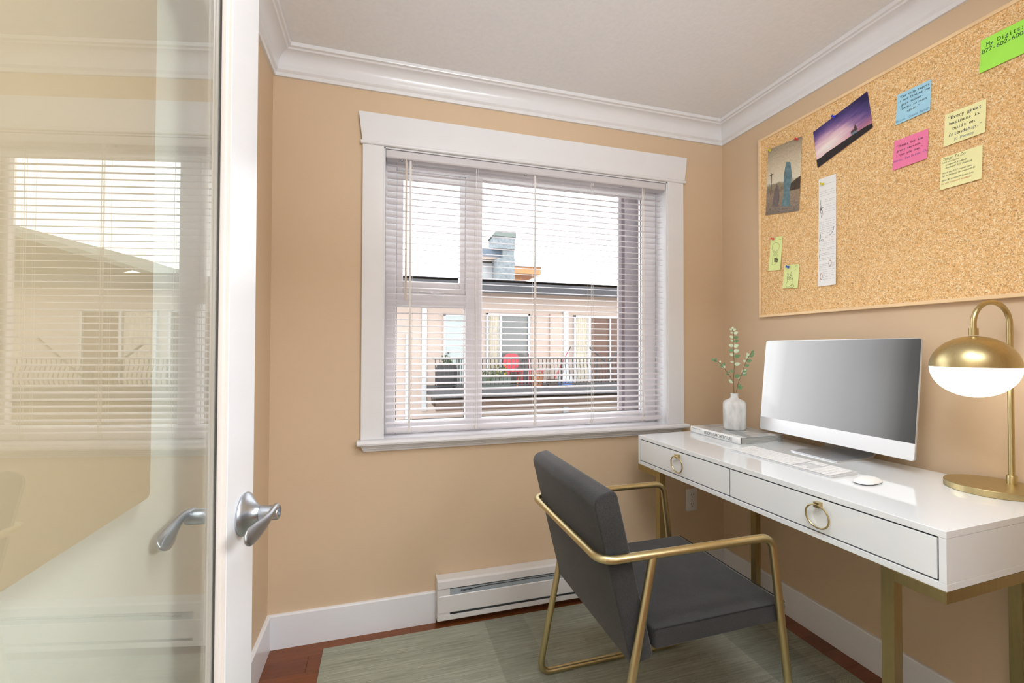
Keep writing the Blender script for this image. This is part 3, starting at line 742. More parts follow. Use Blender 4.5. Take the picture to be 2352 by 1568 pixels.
def leaf_mesh(mat):
    mb = MB(); out = [(0, 0, 0)]; L = 1.0; n_ = 7
    pts = [(0.0, .0), (.12, .22), (.32, .36), (.55, .37), (.78, .25), (.93, .10), (1.0, 0)]
    mid = [(p[0], 0, -.10*math.sin(p[0]*PI)) for p in pts]
    lf = [(p[0], p[1], .10*abs(p[1])-.10*math.sin(p[0]*PI)) for p in pts]; rf = [(p[0], -p[1], .10*abs(p[1])-.10*math.sin(p[0]*PI)) for p in pts]
    vs_ = mid+lf+rf; fs_ = []
    for i in range(n_-1): fs_ += [(i, i+1, n_+i+1, n_+i), (i+1, i, 2*n_+i, 2*n_+i+1)]
    mb.add(vs_, fs_, True); mb.add([(p[0], p[1], p[2]-.03) for p in vs_], [f[::-1] for f in fs_], True)
    return mb.mesh('leaf', mat, fix=False)
LM = {'p': leaf_mesh('leaf_pale'), 'g': leaf_mesh('leaf_green')}
viewr = Vector((math.cos(.75), -math.sin(.75), 0))    # sideways as the sprigs fan out
def sprig(label, pts, leaves):
    root = thing('eucalyptus_sprig', label, 'sprig', (VX, VY, VZ+.05), group=None)
    P_ = [Vector((VX, VY, VZ+.05))+Vector((p[2] if len(p) > 2 else 0)*Vector((math.sin(.75), math.cos(.75), 0)) if False else viewr*p[0]+Vector((0, 0, p[1]))) for p in pts]
    o = MB().tube(P_, [.0013]*(len(P_)-1)+[.0007], 6).build('stem', 'stem', root, off=root.location)
    cum = [0.0]
    for i in range(1, len(P_)): cum.append(cum[-1]+(P_[i]-P_[i-1]).length)
    for t, ang, size, kind in leaves:
        s_ = t*cum[-1]; i = max(j for j in range(len(cum)-1) if cum[j] <= s_+1e-9); a = (s_-cum[i])/(cum[i+1]-cum[i])
        p = P_[i].lerp(P_[i+1], a); tang = (P_[i+1]-P_[i]).normalized()
        sd = viewr if ang >= 0 else -viewr
        x_ = (sd*math.sin(abs(ang))+tang*math.cos(ang)).normalized()
        nrm = Vector((-.55, -.75, random.uniform(.1, .8))); y_ = nrm.cross(x_).normalized(); z_ = x_.cross(y_)
        mm = Matrix((x_, y_, z_)).transposed().to_4x4(); mm.translation = p-Vector(root.location)
        lo = bpy.data.objects.new('leaf', LM[kind]); C.objects.link(lo); lo.parent = root
        lo.matrix_local = mm @ Matrix.Diagonal((size*1.22, size*1.22, size*1.22, 1))
    return root
R_ = math.radians
sprig('tallest eucalyptus sprig, standing upright in the middle of the vase', [(0, 0), (.002, .07), (-.003, .16), (.000, .25), (-.003, .33), (-.002, .395), (-.008, .418)],
      [(.40, R_(-60), .020, 'p'), (.47, R_(80), .024, 'g'), (.52, R_(-70), .015, 'g'), (.60, R_(75), .021, 'p'), (.625, R_(-75), .013, 'p'), (.69, R_(80), .023, 'g'), (.70, R_(-60), .016, 'p'), (.745, R_(75), .020, 'p'), (.755, R_(-85), .017, 'g'), (.80, R_(70), .019, 'p'), (.805, R_(-70), .017, 'p'), (.855, R_(75), .018, 'g'), (.86, R_(-60), .011, 'p'), (.895, R_(75), .018, 'g'), (.90, R_(-65), .015, 'p'), (.945, R_(70), .017, 'p'), (.95, R_(-70), .011, 'p'), (.985, R_(75), .013, 'p'), (.99, R_(-70), .011, 'p'), (.998, R_(30), .010, 'p')])
sprig('eucalyptus sprig bending to the window side of the vase', [(0, 0), (-.001, .10), (-.004, .17), (-.030, .215), (-.060, .258), (-.085, .272)],
      [(.68, R_(-40), .012, 'g'), (.72, R_(60), .010, 'g'), (.80, R_(20), .015, 'p'), (.83, R_(-60), .013, 'g'), (.85, R_(50), .015, 'g'), (.89, R_(-50), .011, 'g'), (.91, R_(45), .010, 'p'), (.95, R_(-50), .013, 'g'), (.97, R_(40), .012, 'g'), (.99, R_(-20), .014, 'g')])
sprig('eucalyptus sprig leaning towards the monitor', [(0, 0), (.003, .10), (.016, .165), (.032, .21), (.048, .265), (.066, .300), (.074, .312)],
      [(.44, R_(70), .021, 'g'), (.47, R_(50), .014, 'g'), (.58, R_(-60), .010, 'p'), (.64, R_(70), .019, 'g'), (.66, R_(30), .022, 'p'), (.69, R_(60), .017, 'g'), (.77, R_(70), .017, 'g'), (.83, R_(-50), .011, 'p'), (.84, R_(70), .020, 'g'), (.88, R_(-30), .014, 'p'), (.92, R_(60), .018, 'g'), (.93, R_(-50), .014, 'p'), (.95, R_(70), .016, 'g'), (.98, R_(20), .012, 'g')])

# ------------------------------------------------------------------ desk lamp
LX, LY = 1.684, .838
PX, PY = 1.738, .819
SX, SYY, SZ = 1.617, .838, 1.166
lp = thing('desk_lamp', 'brass arc desk lamp with half-brass half-white glowing globe on a round base', 'lamp', (LX, LY, DZ+.0003)); lo_ = lp.location
MB().lathe([(0, 0), (.0975, 0), (.099, .0015), (.099, .0175), (.0975, .019), (0, .019)], (LX, LY, DZ+.0003), 64).build('base', 'brass', lp, off=lo_)
MB().lathe([(.0115, .019), (.0115, .042), (.0105, .044), (0, .044)], (PX, PY, DZ+.0003), 24).build('collar', 'brass', lp, off=lo_)
dirv = Vector((SX-PX, SYY-PY, 0)); span = dirv.length; dirv.normalize()
za = 1.290; ra = span/2
cpt = Vector(((PX+SX)/2, (PY+SYY)/2, za))
stem = [Vector((PX, PY, DZ+.03)), Vector((PX, PY, 1.0)), Vector((PX, PY, 1.2))]+arc(cpt, PI, 0, ra, dirv, (0, 0, 1), 20)+[Vector((SX, SYY, 1.262))]
MB().tube(stem, .0068, 16).build('arched_stem', 'brass', lp, off=lo_)
MB().lathe([(.0068, .0), (.0105, .0), (.0105, .020), (.0068, .020)], (SX, SYY, 1.256), 24).build('shade_collar', 'brass', lp, off=lo_)
SR, SHT, SHB = .0945, .088, .086
dome = [(SR*math.cos(t), SHT*math.sin(t)) for t in [PI/2*i/14 for i in range(15)]]; dome[-1] = (.0001, SHT)
inn = [(r_*.96, z_*.96) for r_, z_ in dome][::-1]
MB().lathe(dome+inn, (SX, SYY, SZ), 56).build('metal_shade', 'brass', lp, off=lo_)
glb = [(.0001, -SHB)]+[(SR*.994*math.cos(t), -SHB*math.sin(t)) for t in [PI/2*(14-i)/14 for i in range(1, 15)]]+[(.0001, .0)]
MB().lathe(glb, (SX, SYY, SZ-.0006), 56).build('glass_globe', 'globe', lp, off=lo_)

# ------------------------------------------------------------------ cork board with its papers
XB = XR-.0005
bd = thing('cork_board', 'wide cork notice board in a slim pine frame on the right wall', 'notice board', (XR, 1.07, 1.8)); bdo = bd.location
BY0, BY1, BZ0, BZ1 = .40, 1.737, 1.368, 2.243
MB().box(XB-.014, XB, BY0+.006, BY1-.006, BZ0+.006, BZ1-.006).build('cork_panel', 'cork', bd, off=bdo)
fw = .0125
for q in ((BY0, BY1, BZ0, BZ0+fw), (BY0, BY1, BZ1-fw, BZ1), (BY0, BY0+fw, BZ0+fw, BZ1-fw), (BY1-fw, BY1, BZ0+fw, BZ1-fw)):
    MB().box(XB-.020, XB-.0002, *q, .0015).build('frame_rail', 'frame_wood', bd, off=bdo)
XC = XB-.0142          # cork face
def bil(c, u, v):
    tl, tr, br, bl_ = [Vector(q) for q in c]
    return bl_.lerp(br, u).lerp(tl.lerp(tr, u), v)
def sheet(name, label, cat, corners, mat, curl=.004, lift=.0012, group=None):
    """a piece of paper pinned or stuck to the cork: corners TL TR BR BL as (y, z)"""
    cy_, cz_ = sum(q[0] for q in corners)/4, sum(q[1] for q in corners)/4
    root = thing(name, label, cat, (XC, cy_, cz_), group=group)
    def Pf(u, v, d=0.0):
        q = bil(corners, u, v); return Vector((XC-lift-curl*(1-v)**2-d, q[0], q[1]))
    mb = MB().grid(lambda u, v: Pf(u, v, .0003), 6, 8); mb.grid(lambda u, v: Pf(u, v, -.0001), 6, 8)
    m_ = mb.mesh('paper', mat, root.location, False)
    uv = m_.uv_layers.new(name='UVMap'); nU, nV = 7, 9
    for p in m_.polygons:
        for li in p.loop_indices:
            vi = m_.loops[li].vertex_index % (nU*nV); uv.data[li].uv = ((vi % nU)/6, (vi//nU)/8)
    o = bpy.data.objects.new('paper', m_); C.objects.link(o); o.parent = root
    wm = (Vector(corners[0])-Vector(corners[1])).length; hm_ = (Vector(corners[0])-Vector(corners[3])).length
    return root, Pf, wm, hm_
def write(root, Pf, wm, hm_, lines, name='writing', mat='ink'):
    """lines: (text, u of anchor, v of baseline, size in m, align, opts)"""
    mb = MB()
    for s_, u, v, size, align, opt in lines:
        V, Fc, tw_ = text2d(s_, size, **opt)
        x0_ = {'l': 0, 'c': -tw_/2, 'r': -tw_}[align]
        mb.add([Pf(u+(p[0]+x0_)/wm, v+p[1]/hm_, .0007) for p in V], Fc)
    return mb.build(name, mat, root, off=root.location, fix=False)
def strokes(root, Pf, name, mat, polys, wdt):
    """pencil lines in sheet coordinates (u, v)"""
    mb = MB()
    for pl in polys:
        P3 = [Pf(u, v, .0007) for u, v in pl]
        for a_, b_ in zip(P3, P3[1:]):
            t = (b_-a_); t.x = 0
            if t.length < 1e-7: continue
            t.normalize(); sd = Vector((0, -t.z, t.y))*wdt/2
            mb.add([a_-sd-t*wdt*.3, b_-sd+t*wdt*.3, b_+sd+t*wdt*.3, a_+sd-t*wdt*.3], [(0, 1, 2, 3)])
    return mb.build(name, mat, root, off=root.location, fix=False)
MONO = dict(mono=.62, bold=.008)
def note_mat(nm, c): return plain(nm, c, .75, var=.02, scale=20)
# sticky notes
LQ, RQ = '\u201c', '\u201d'
B_ = .004
T = sheet('sticky_note', 'light blue sticky note with a five-line typed quote', 'note', [(1.1245, 2.131), (1.022, 2.129), (1.025, 2.024), (1.130, 2.023)], note_mat('blue_note', rgb(172, 222, 244)))
MB_ = dict(mono=.47, bold=B_); sz = .0120
write(*T, [(LQ+'Our only regret', .51, .845, sz, 'c', MB_), ('is not finding you', .50, .715, sz, 'c', dict(mono=.445, bold=B_)), ('guys sooner.', .47, .575, sz, 'c', MB_), ('Thanks so much', .50, .435, sz, 'c', MB_), ('again.'+RQ, .52, .295, sz, 'c', MB_)], mat='ink_dark_blue')
write(*T, [('Brian, Cocoa Beach', .505, .06, .0118, 'c', dict(mono=.465))], 'signature', 'ink_blue')
T = sheet('sticky_note', 'pink sticky note with a three-line typed quote', 'note', [(1.137, 1.968), (1.032, 1.966), (1.035, 1.864), (1.141, 1.863)], note_mat('pink_note', rgb(250, 134, 178)))
write(*T, [(LQ+'Thanks for the', .47, .735, .0118, 'c', MB_), ('great service.', .46, .58, .0118, 'c', MB_), ('I owe you one.'+RQ, .48, .425, .0118, 'c', MB_)], mat=plain('plum_ink', rgb(66, 34, 56), .7))
write(*T, [('Kevin, San Mateo, CA', .50, .255, .0110, 'c', dict(mono=.455))], 'signature', 'ink_violet')
T = sheet('sticky_note', 'pale yellow sticky note with a large typed quote about friendship', 'note', [(.986, 1.988), (.882, 1.986), (.884, 1.883), (.989, 1.882)], note_mat('yellow_note', rgb(252, 248, 186)))
ML_ = dict(mono=.475, bold=B_)
write(*T, [(LQ+'Every great', .49, .80, .0148, 'c', ML_), ('business is', .49, .62, .0148, 'c', ML_), ('built on', .48, .44, .0148, 'c', ML_), ('friendship.'+RQ, .52, .26, .0148, 'c', ML_)], mat='ink')
write(*T, [('JC Penney', .50, .09, .0128, 'c', dict(mono=.46))], 'signature', plain('slate_ink', rgb(112, 140, 146), .7))
T = sheet('sticky_note', 'pale yellow sticky note with a handwritten to-do list', 'note', [(.998, 1.850), (.892, 1.848), (.894, 1.743), (1.000, 1.743)], note_mat('yellow_list_note', rgb(252, 248, 186)))
HW = dict(shear=.30, squeeze=.70); HB = dict(shear=.30, squeeze=.60, bold=.004)
write(*T, [('Things To Do', .04, .885, .0120, 'l', dict(shear=.3, squeeze=.85)), ('Learn more about', .03, .800, .0078, 'l', HW), ('-woodsman\u00ae Broadheads', .11, .71, .0078, 'l', HB), ('-woodsman\u00ae ELITE Broadheads', .11, .62, .0078, 'l', HB),
    ('Watch the ELITE youtube video', .03, .475, .0078, 'l', HW), ('Tips on Sharpening the woodsman\u00ae Bd', .03, .385, .0076, 'l', HB), ('Submit My woodsman\u00ae Success Story', .03, .25, .0076, 'l', HB)], mat=plain('olive_ink', rgb(70, 72, 30), .7))
write(*T, [('Buy some woodsman\u00ae Broadheads!!', .03, .15, .0076, 'l', HB)], 'last_line', 'ink_orange')
T = sheet('sticky_note', 'big lime green sticky note with a phone number', 'note', [(.893, 2.173), (.788, 2.172), (.790, 2.071), (.896, 2.071)], note_mat('green_note', rgb(176, 250, 92)))
write(*T, [('My Digits:', .53, .735, .0178, 'c', dict(mono=.475, bold=.001)), ('877-602-6005', .51, .56, .0178, 'c', dict(mono=.475, bold=.001))], mat=plain('dark_green_ink', rgb(24, 66, 52), .7))

# sketch slips
T = sheet('sketch_note', 'narrow pale green slip with a pencil doodle of a round-headed child', 'note', [(1.669, 1.745), (1.604, 1.738), (1.615, 1.582), (1.680, 1.589)], note_mat('green_slip', rgb(234, 246, 168)))
def ell(cu, cv, a, b, t0=0, t1=360, n_=18): return [(cu+a*math.cos(R_(t0+(t1-t0)*i/n_)), cv+b*math.sin(R_(t0+(t1-t0)*i/n_))) for i in range(n_+1)]
strokes(*T[:2], 'doodle', 'sketch', [ell(.48, .70, .31, .13), [(.25, .62), (.30, .56), (.42, .52), (.62, .53), (.74, .60)], [(.33, .60), (.37, .63)], [(.55, .60), (.59, .63)], [(.42, .55), (.50, .545)], [(.40, .50), (.30, .42), (.28, .28), (.26, .18), (.52, .17), (.66, .26), (.66, .45), (.58, .52)], [(.42, .48), (.44, .42), (.52, .48)], [(.72, .92), (.9, .91)]], .0010)
strokes(*T[:2], 'dark_patch', 'sketch', [[(.44, .37), (.74, .33)], [(.43, .34), (.74, .30)], [(.45, .30), (.72, .27)], [(.46, .27), (.70, .25)]], .0045)
T = sheet('sketch_note', 'small pale green slip with a pencil doodle of a big-eyed cat', 'note', [(1.596, 1.601), (1.519, 1.593), (1.526, 1.487), (1.604, 1.495)], note_mat('green_slip_small', rgb(234, 246, 168)))
strokes(*T[:2], 'doodle', 'ink', [[(.30, .30), (.29, .52), (.26, .66), (.33, .58), (.46, .57), (.52, .70), (.56, .60), (.58, .50), (.60, .40), (.62, .22)], ell(.34, .44, .085, .075), ell(.50, .46, .085, .085), ell(.355, .44, .022, .02, n_=8), ell(.49, .45, .022, .02, n_=8), [(.40, .36), (.43, .345), (.46, .36)],
    [(.31, .30), (.25, .22), (.22, .12), (.30, .05), (.42, .05), (.55, .13), (.70, .14), (.78, .08), (.70, .03), (.58, .05), (.44, .01)], [(.62, .22), (.56, .10)], [(.58, .42), (.64, .40)], [(.58, .38), (.64, .37)], ell(.82, .89, .05, .06, -60, 180, 10), [(.80, .80), (.74, .76)], [(.72, .73), (.70, .72)]], .0010)

# long white strip of notes
T = sheet('paper_strip', 'long narrow white sheet of tiny writing and sketches pinned to the cork', 'paper', [(1.426, 1.936), (1.351, 1.933), (1.353, 1.479), (1.430, 1.480)], plain('white_sheet', rgb(246, 246, 246), .7, var=.01))
ln = []
random.seed(3)
for v in [.935, .875, .855, .835, .79, .775, .745, .725, .70, .68, .61, .59, .57, .555, .54, .52, .50, .485, .455, .44, .41, .39, .375, .345, .33, .30, .285, .255, .24, .20, .185, .17, .15, .13, .11, .095, .08, .06]:
    u = .40 if (.60 < v < .80 or .43 < v < .46) else .06
    if v < .14: u = .28
    while u < .88:
        w_ = random.uniform(.05, .2); ln.append([(u, v+random.uniform(-.001, .001)), (min(u+w_, .94), v)]); u += w_+random.uniform(.03, .07)
strokes(*T[:2], 'writing_lines', 'ink_grey', ln, .0008)
sk = [[(.13, .80), (.12, .76), (.16, .73), (.10, .70), (.18, .71), (.24, .73), (.30, .725)], [(.12, .74), (.11, .69), (.20, .66), (.19, .63)], [(.16, .72), (.24, .69), (.26, .66)], [(.10, .49), (.14, .46), (.08, .42), (.20, .43), (.30, .425)], [(.10, .48), (.06, .41)], [(.06, .30), (.38, .295)], [(.08, .31), (.12, .335)], [(.06, .29), (.08, .26)], [(.88, .53), (.86, .50), (.80, .48), (.72, .465), (.60, .46)]]
strokes(*T[:2], 'sketches', 'ink', sk, .0014)
strokes(*T[:2], 'washes', 'sketch_brown', [[(.13, .72), (.18, .70)], [(.18, .66), (.17, .64)], ell(.68, .20, .07, .028), ell(.19, .09, .06, .028)], .0018)

# sunset print
def mk_sunset():
    k = NT('sunset_print'); tc = k.n('ShaderNodeTexCoord'); sp = k.n('ShaderNodeSeparateXYZ'); k.l(tc.outputs['UV'], sp.inputs[0])
    U, V = sp.outputs[0], sp.outputs[1]
    du = k.math('SUBTRACT', U, .24); dv = k.math('SUBTRACT', V, .30)
    d = k.math('SQRT', k.math('ADD', k.math('MULTIPLY', k.math('MULTIPLY', du, du), 1.0), k.math('MULTIPLY', k.math('MULTIPLY', dv, dv), 1.5)))
    mp = k.n('ShaderNodeMapping'); mp.inputs['Scale'].default_value = (2.2, 7, 1); mp.inputs['Rotation'].default_value = (0, 0, -.5); k.l(tc.outputs['UV'], mp.inputs[0])
    nz = k.noise(mp.outputs[0], 1.6, 5, .6); d = k.math('MULTIPLY', d, .80)
    d = k.math('ADD', d, k.math('MULTIPLY', k.math('SUBTRACT', nz, .5), .28))
    c = k.ramp(d, [(0, rgb(255, 250, 244)), (.17, rgb(253, 232, 230)), (.32, rgb(226, 186, 206)), (.44, rgb(150, 114, 168)), (.58, rgb(84, 68, 134)), (.8, rgb(36, 30, 82))])
    lowpink = k.ramp(V, [(.16, rgb(235, 150, 150)), (.45, rgb(150, 110, 160))])
    f = k.ramp(k.math('ADD', V, k.math('MULTIPLY', U, -.12)), [(.05, (.6, .6, .6, 1)), (.38, (0, 0, 0, 1))])
    fs_ = k.n('ShaderNodeSeparateColor'); k.l(f, fs_.inputs[0])
    k.color(k.mix(fs_.outputs[0], c, lowpink)); k.set(rough=.35); return k.m
T = sheet('photo_print', 'tilted photo print of a purple sunset over a dark hill with a small chapel', 'photo', [(1.450, 2.150), (1.227, 2.203), (1.207, 2.054), (1.429, 1.986)], mk_sunset(), curl=.002)
M['print_black'] = plain('print_black', rgb(38, 34, 36), .4, var=.1)
M['print_roof'] = plain('print_roof_brown', rgb(84, 62, 62), .4); M['print_wall'] = plain('print_wall_slate', rgb(118, 132, 150), .4)
def flatpoly(T, nm, mat, uv, d=.0006): return MB().add([T[1](u, v, d) for u, v in uv], [tuple(range(len(uv)))]).build(nm, mat, T[0], off=T[0].location, fix=False)
gr_ = [(0, 0), (1, 0), (1, .115), (.9, .15), (.72, .178), (.5, .195), (.34, .205), (.2, .225), (.1, .205), (0, .22)]
flatpoly(T, 'print_hill', 'print_black', gr_)
flatpoly(T, 'print_chapel_wall', 'print_wall', [(0.6535, 0.191), (0.7585, 0.1665), (0.7585, 0.2295), (0.664, 0.2575)], .0007)
flatpoly(T, 'print_chapel_roof', 'print_roof', [(0.6465, 0.247), (0.664, 0.3065), (0.748, 0.296), (0.776, 0.2295)], .0008)
flatpoly(T, 'print_chapel_tower', 'print_roof', [(0.7165, 0.2925), (0.7585, 0.2855), (0.7515, 0.3485), (0.741, 0.3905), (0.7375, 0.4325), (0.734, 0.3905), (0.72, 0.3555)], .0008)

# poster: a plain stand-in picture of a dusty plain, muted tan, cream and teal
def mk_poster():
    k = NT('dusty_plain_print'); tc = k.n('ShaderNodeTexCoord'); sp = k.n('ShaderNodeSeparateXYZ'); k.l(tc.outputs['UV'], sp.inputs[0]); V = sp.outputs[1]
    mp = k.n('ShaderNodeMapping'); mp.inputs['Scale'].default_value = (2, 5, 1); k.l(tc.outputs['UV'], mp.inputs[0])
    nz = k.noise(mp.outputs[0], 2.2, 5, .6); nz2 = k.noise(mp.outputs[0], 9, 4)
    v2 = k.math('ADD', V, k.math('MULTIPLY', k.math('SUBTRACT', nz, .5), .16))
    c = k.ramp(v2, [(0, rgb(104, 92, 88)), (.16, rgb(136, 116, 98)), (.30, rgb(150, 128, 104)), (.335, rgb(112, 96, 70)), (.44, rgb(150, 138, 112)), (.47, rgb(236, 230, 208)), (.62, rgb(232, 218, 190)), (.80, rgb(210, 194, 166)), (1, rgb(158, 142, 120))])
    k.color(k.mix(.22, c, k.ramp(nz2, [(.3, rgb(96, 84, 72)), (.7, rgb(225, 210, 180))]))); k.set(rough=.45); return k.m
T = sheet('poster', 'tall muted poster of a dusty plain in tan, cream and teal, near the board corner', 'poster', [(1.681, 2.173), (1.501, 2.157), (1.519, 1.830), (1.696, 1.861)], mk_poster(), curl=.002)
M['print_teal'] = plain('print_teal', rgb(104, 134, 142), .5, var=.3, scale=60); M['print_rock'] = plain('print_rock_grey', rgb(118, 106, 102), .5, var=.25, scale=70); M['print_brown'] = plain('print_dark_brown', rgb(74, 60, 46), .5, var=.3, scale=60)
flatpoly(T, 'print_shack', 'print_brown', [(.70, .30), (1, .30), (1, .47), (.86, .44), (.74, .40)], .0005)
flatpoly(T, 'print_rock', 'print_rock', [(.20, .12), (.40, .10), (.42, .26), (.38, .40), (.30, .45), (.25, .34)], .0006)
flatpoly(T, 'print_pillar', 'print_teal', [(.50, .10), (.74, .08), (.72, .30), (.76, .50), (.70, .70), (.58, .72), (.52, .55), (.53, .30)], .0007)
MB().add([T[1](u, v, .0008) for u, v in ((.13, .30), (.15, .30), (.155, .62), (.135, .62), (.09, .585), (.20, .595), (.20, .61), (.09, .60))], [(0, 1, 2, 3), (4, 5, 6, 7)]).build('print_pole', 'print_brown', T[0], off=T[0].location, fix=False)

# push pins
def mk_pin(c, nm): return plain(nm, c, .18, var=.03, scale=60, Coat_Weight=.5)
pinm = {'red': mk_pin(rgb(232, 54, 58), 'red_plastic'), 'yellow': mk_pin(rgb(222, 214, 30), 'yellow_plastic'), 'blue': mk_pin(rgb(46, 66, 226), 'blue_plastic')}
PIN = [(0, 0), (.0056, 0), (.0060, .0008), (.0052, .0018), (.0034, .0030), (.0030, .0072), (.0040, .0086), (.0052, .0096), (.0053, .0112), (.0042, .0122), (0, .0126)]
_pinmesh = {}
def pin(y, z, col, label):
    root = thing('push_pin', label, 'push pin', (XC-.0022, y, z), group=None)
    if col not in _pinmesh:
        rot = Matrix.Rotation(R_(-12), 4, 'Z') @ Matrix.Rotation(R_(12), 4, 'Y')
        hd_ = MB().lathe(PIN, n=20).map(lambda p: rot @ Vector((-p.z-.0035, p.x, p.y)))
        nd_ = MB().tube([rot @ Vector((.0002, 0, 0)), rot @ Vector((-.004, 0, 0))], .0006, 6)
        _pinmesh[col] = (hd_.mesh('pin_head', pinm[col]), nd_.mesh('needle', 'steel'))
        _pinmesh[col][0].set_sharp_from_angle(angle=R_(50))
    share('pin_head', _pinmesh[col][0], root); share('needle', _pinmesh[col][1], root)
pin(1.664, 2.162, 'yellow', 'yellow push pin at the top corner of the muted poster')
pin(1.521, 2.151, 'red', 'red push pin at the top corner of the muted poster')
pin(1.352, 2.167, 'blue', 'blue push pin holding the purple sunset photo')
pin(1.403, 1.907, 'yellow', 'yellow push pin at the top of the long white paper strip')
pin(1.650, 1.734, 'red', 'red push pin holding the slip with the child doodle')
pin(1.570, 1.587, 'blue', 'blue push pin holding the slip with the cat doodle')

# ------------------------------------------------------------------ outside: ground, own wall return, neighbouring buildings
M['stucco'] = plain('pink_beige_stucco', rgb(166, 150, 140), .9, var=.10, scale=40, bump=.5, bscale=60)
M['stucco_grey'] = plain('grey_stucco', rgb(200, 193, 200), .95, var=.10, scale=60, bump=.9, bscale=160)
M['roof'] = plain('dark_roof_metal', rgb(58, 59, 63), .9, var=.06, scale=4)
M['slab'] = plain('weathered_grey_board', rgb(68, 68, 70), .8, var=.15, scale=4, stretch=(1, 8, 8))
M['beam'] = plain('brown_beam', rgb(77, 61, 51), .8, var=.2, scale=3, stretch=(1, 8, 8))
M['ext_white'] = plain('exterior_white_paint', rgb(172, 173, 175), .5)
M['ext_door'] = plain('pale_door_paint', rgb(150, 158, 156), .5)
M['iron'] = plain('black_railing_iron', rgb(38, 38, 40), .5)
M['curtain'] = plain('beige_curtain', rgb(178, 170, 156), .9, var=.2, scale=10, stretch=(8, 1, .3))
M['dim_glass'] = plain('dim_sliding_glass', rgb(98, 100, 98), .12, var=.1, scale=2)
M['brown_blind'] = plain('brown_wood_blind', rgb(88, 63, 51), .6, var=.15, scale=4, stretch=(1, 1, 20))
M['red'] = plain('red_chair_plastic', rgb(173, 46, 58), .4)
M['terracotta'] = plain('terracotta', rgb(149, 102, 70), .8, var=.12)
M['planter'] = plain('dark_planter', rgb(40, 38, 40), .7, var=.2)
M['foliage'] = plain('balcony_leaves', rgb(61, 77, 42), .7, var=.35, scale=30)
M['yellow_petal'] = plain('yellow_petal', rgb(203, 180, 35), .6)
M['brick_grey'] = plain('grey_chimney_stone', rgb(119, 126, 130), .9, var=.25, scale=9)
M['orange'] = plain('orange_stained_timber', rgb(189, 131, 86), .7, var=.12, scale=3)
M['slate_roof'] = plain('blue_grey_roof', rgb(98, 110, 124), .7, var=.08)
M['green_roof'] = plain('green_grey_roof', rgb(105, 114, 108), .8, var=.08)
M['ground'] = plain('pale_gravel_yard', rgb(131, 128, 121), .95, var=.15, scale=3)
struct('ground', MB().box(-40, 60, 2.4, 90, -3.3, -3.1), 'ground')
rw = thing('exterior_return_wall', 'grey stucco wall return outside the window at its right side', 'wall', (1.4, 2.3, 0), kind='structure')
MB().box(1.2955, 1.9, 2.185, 2.255, -1, 3.2).build('stucco_pier', 'stucco_grey', rw, off=rw.location)
MB().box(1.2555, 1.276, 2.185, 2.200, -1, 3.2, .002).build('pier_edge', 'stucco_grey', rw, off=rw.location)
MB().box(1.2762, 1.2953, 2.188, 2.200, -1, 3.2).build('joint_strip', plain('dark_joint_strip', rgb(150, 140, 148), .9), rw, off=rw.location)

ab = thing('apartment_building', 'pink-beige stucco apartment block with balcony and dark flat roof across the yard', 'building', (6, 13, -3.1)); ao = ab.location
YW = 13.0
def A(nm, mb, mat, par=None): return mb.build(nm, mat, par or ab, off=ao)
A('wall', MB().box(-6, 16, YW, 17.4, -3.1, 3.0), 'stucco')
A('fascia', MB().box(-6, 16, 12.25, 12.33, 2.80, 3.17), 'roof')
A('soffit', MB().box(-6, 16, 12.33, YW, 2.80, 2.86), 'stucco')
A('roof', MB().box(-6, 16, 12.25, 17.5, 3.1, 3.16), 'roof')
A('balcony_floor', MB().box(1.24, 13, 11.62, YW-.002, -.10, .13), 'slab')
A('balcony_beam', MB().box(1.36, 13, 11.74, 11.92, -.46, -.16), 'beam')
A('balcony_joist', MB().box(1.36, 13, 12.3, YW, -.40, -.10), 'beam')
dd = A('balcony_door', MB().box(1.76, 2.40, YW-.06, YW-.002, .13, 2.16), 'ext_door')
A('door_frame', MB().box(1.70, 1.76, YW-.08, YW-.002, .13, 2.22).box(2.40, 2.46, YW-.08, YW-.002, .13, 2.22).box(1.70, 2.46, YW-.08, YW-.002, 2.16, 2.22), 'ext_white')
A('door_knob', MB().lathe([(0, 0), (.03, .01), (.03, .04), (0, .05)], (1.84, YW-.09, 1.05), 10), 'iron', dd)
def slider(x0, x1, xm, curt, gl_m):
    f_ = A('sliding_door_frame', MB().box(x0-.06, x0, YW-.09, YW-.002, .13, 2.26).box(x1, x1+.06, YW-.09, YW-.002, .13, 2.26).box(x0-.06, x1+.06, YW-.09, YW-.002, 2.20, 2.26).box(xm-.04, xm+.04, YW-.09, YW-.002, .13, 2.2), 'ext_white')
    A('curtain', MB().grid(lambda u, v: (curt[0]+(curt[1]-curt[0])*u, YW-.045+.018*math.sin(u*40), .15+2.04*v), 60, 1).box(curt[0], curt[1], YW-.02, YW-.01, .15, 2.19), 'curtain', f_)
    A('dark_pane', MB().box(x0 if curt[0] > xm-.1 else xm, xm if curt[0] > xm-.1 else x1, YW-.03, YW-.012, .15, 2.19), gl_m, f_)
slider(3.04, 4.30, 3.42, (3.05, 3.40), 'dim_glass')
slider(5.90, 7.86, 6.38, (5.92, 6.36), 'brown_blind')
slider(8.30, 10.2, 9.2, (8.32, 9.14), 'brown_blind')
A('downpipe', MB().box(5.47, 5.64, YW-.10, YW-.002, -3.1, 2.36), 'ext_white')
A('screen_panel', MB().box(5.03, 5.47, YW-.07, YW-.002, .13, 2.3), 'stucco')
A('pale_strip', MB().box(1.08, 1.22, YW-.05, YW-.002, -.6, 2.36), 'ext_white')  # pale upright strips set on the facade
A('pale_strip', MB().box(.62, .70, YW-.05, YW-.002, -3.0, 1.6), 'ext_white')
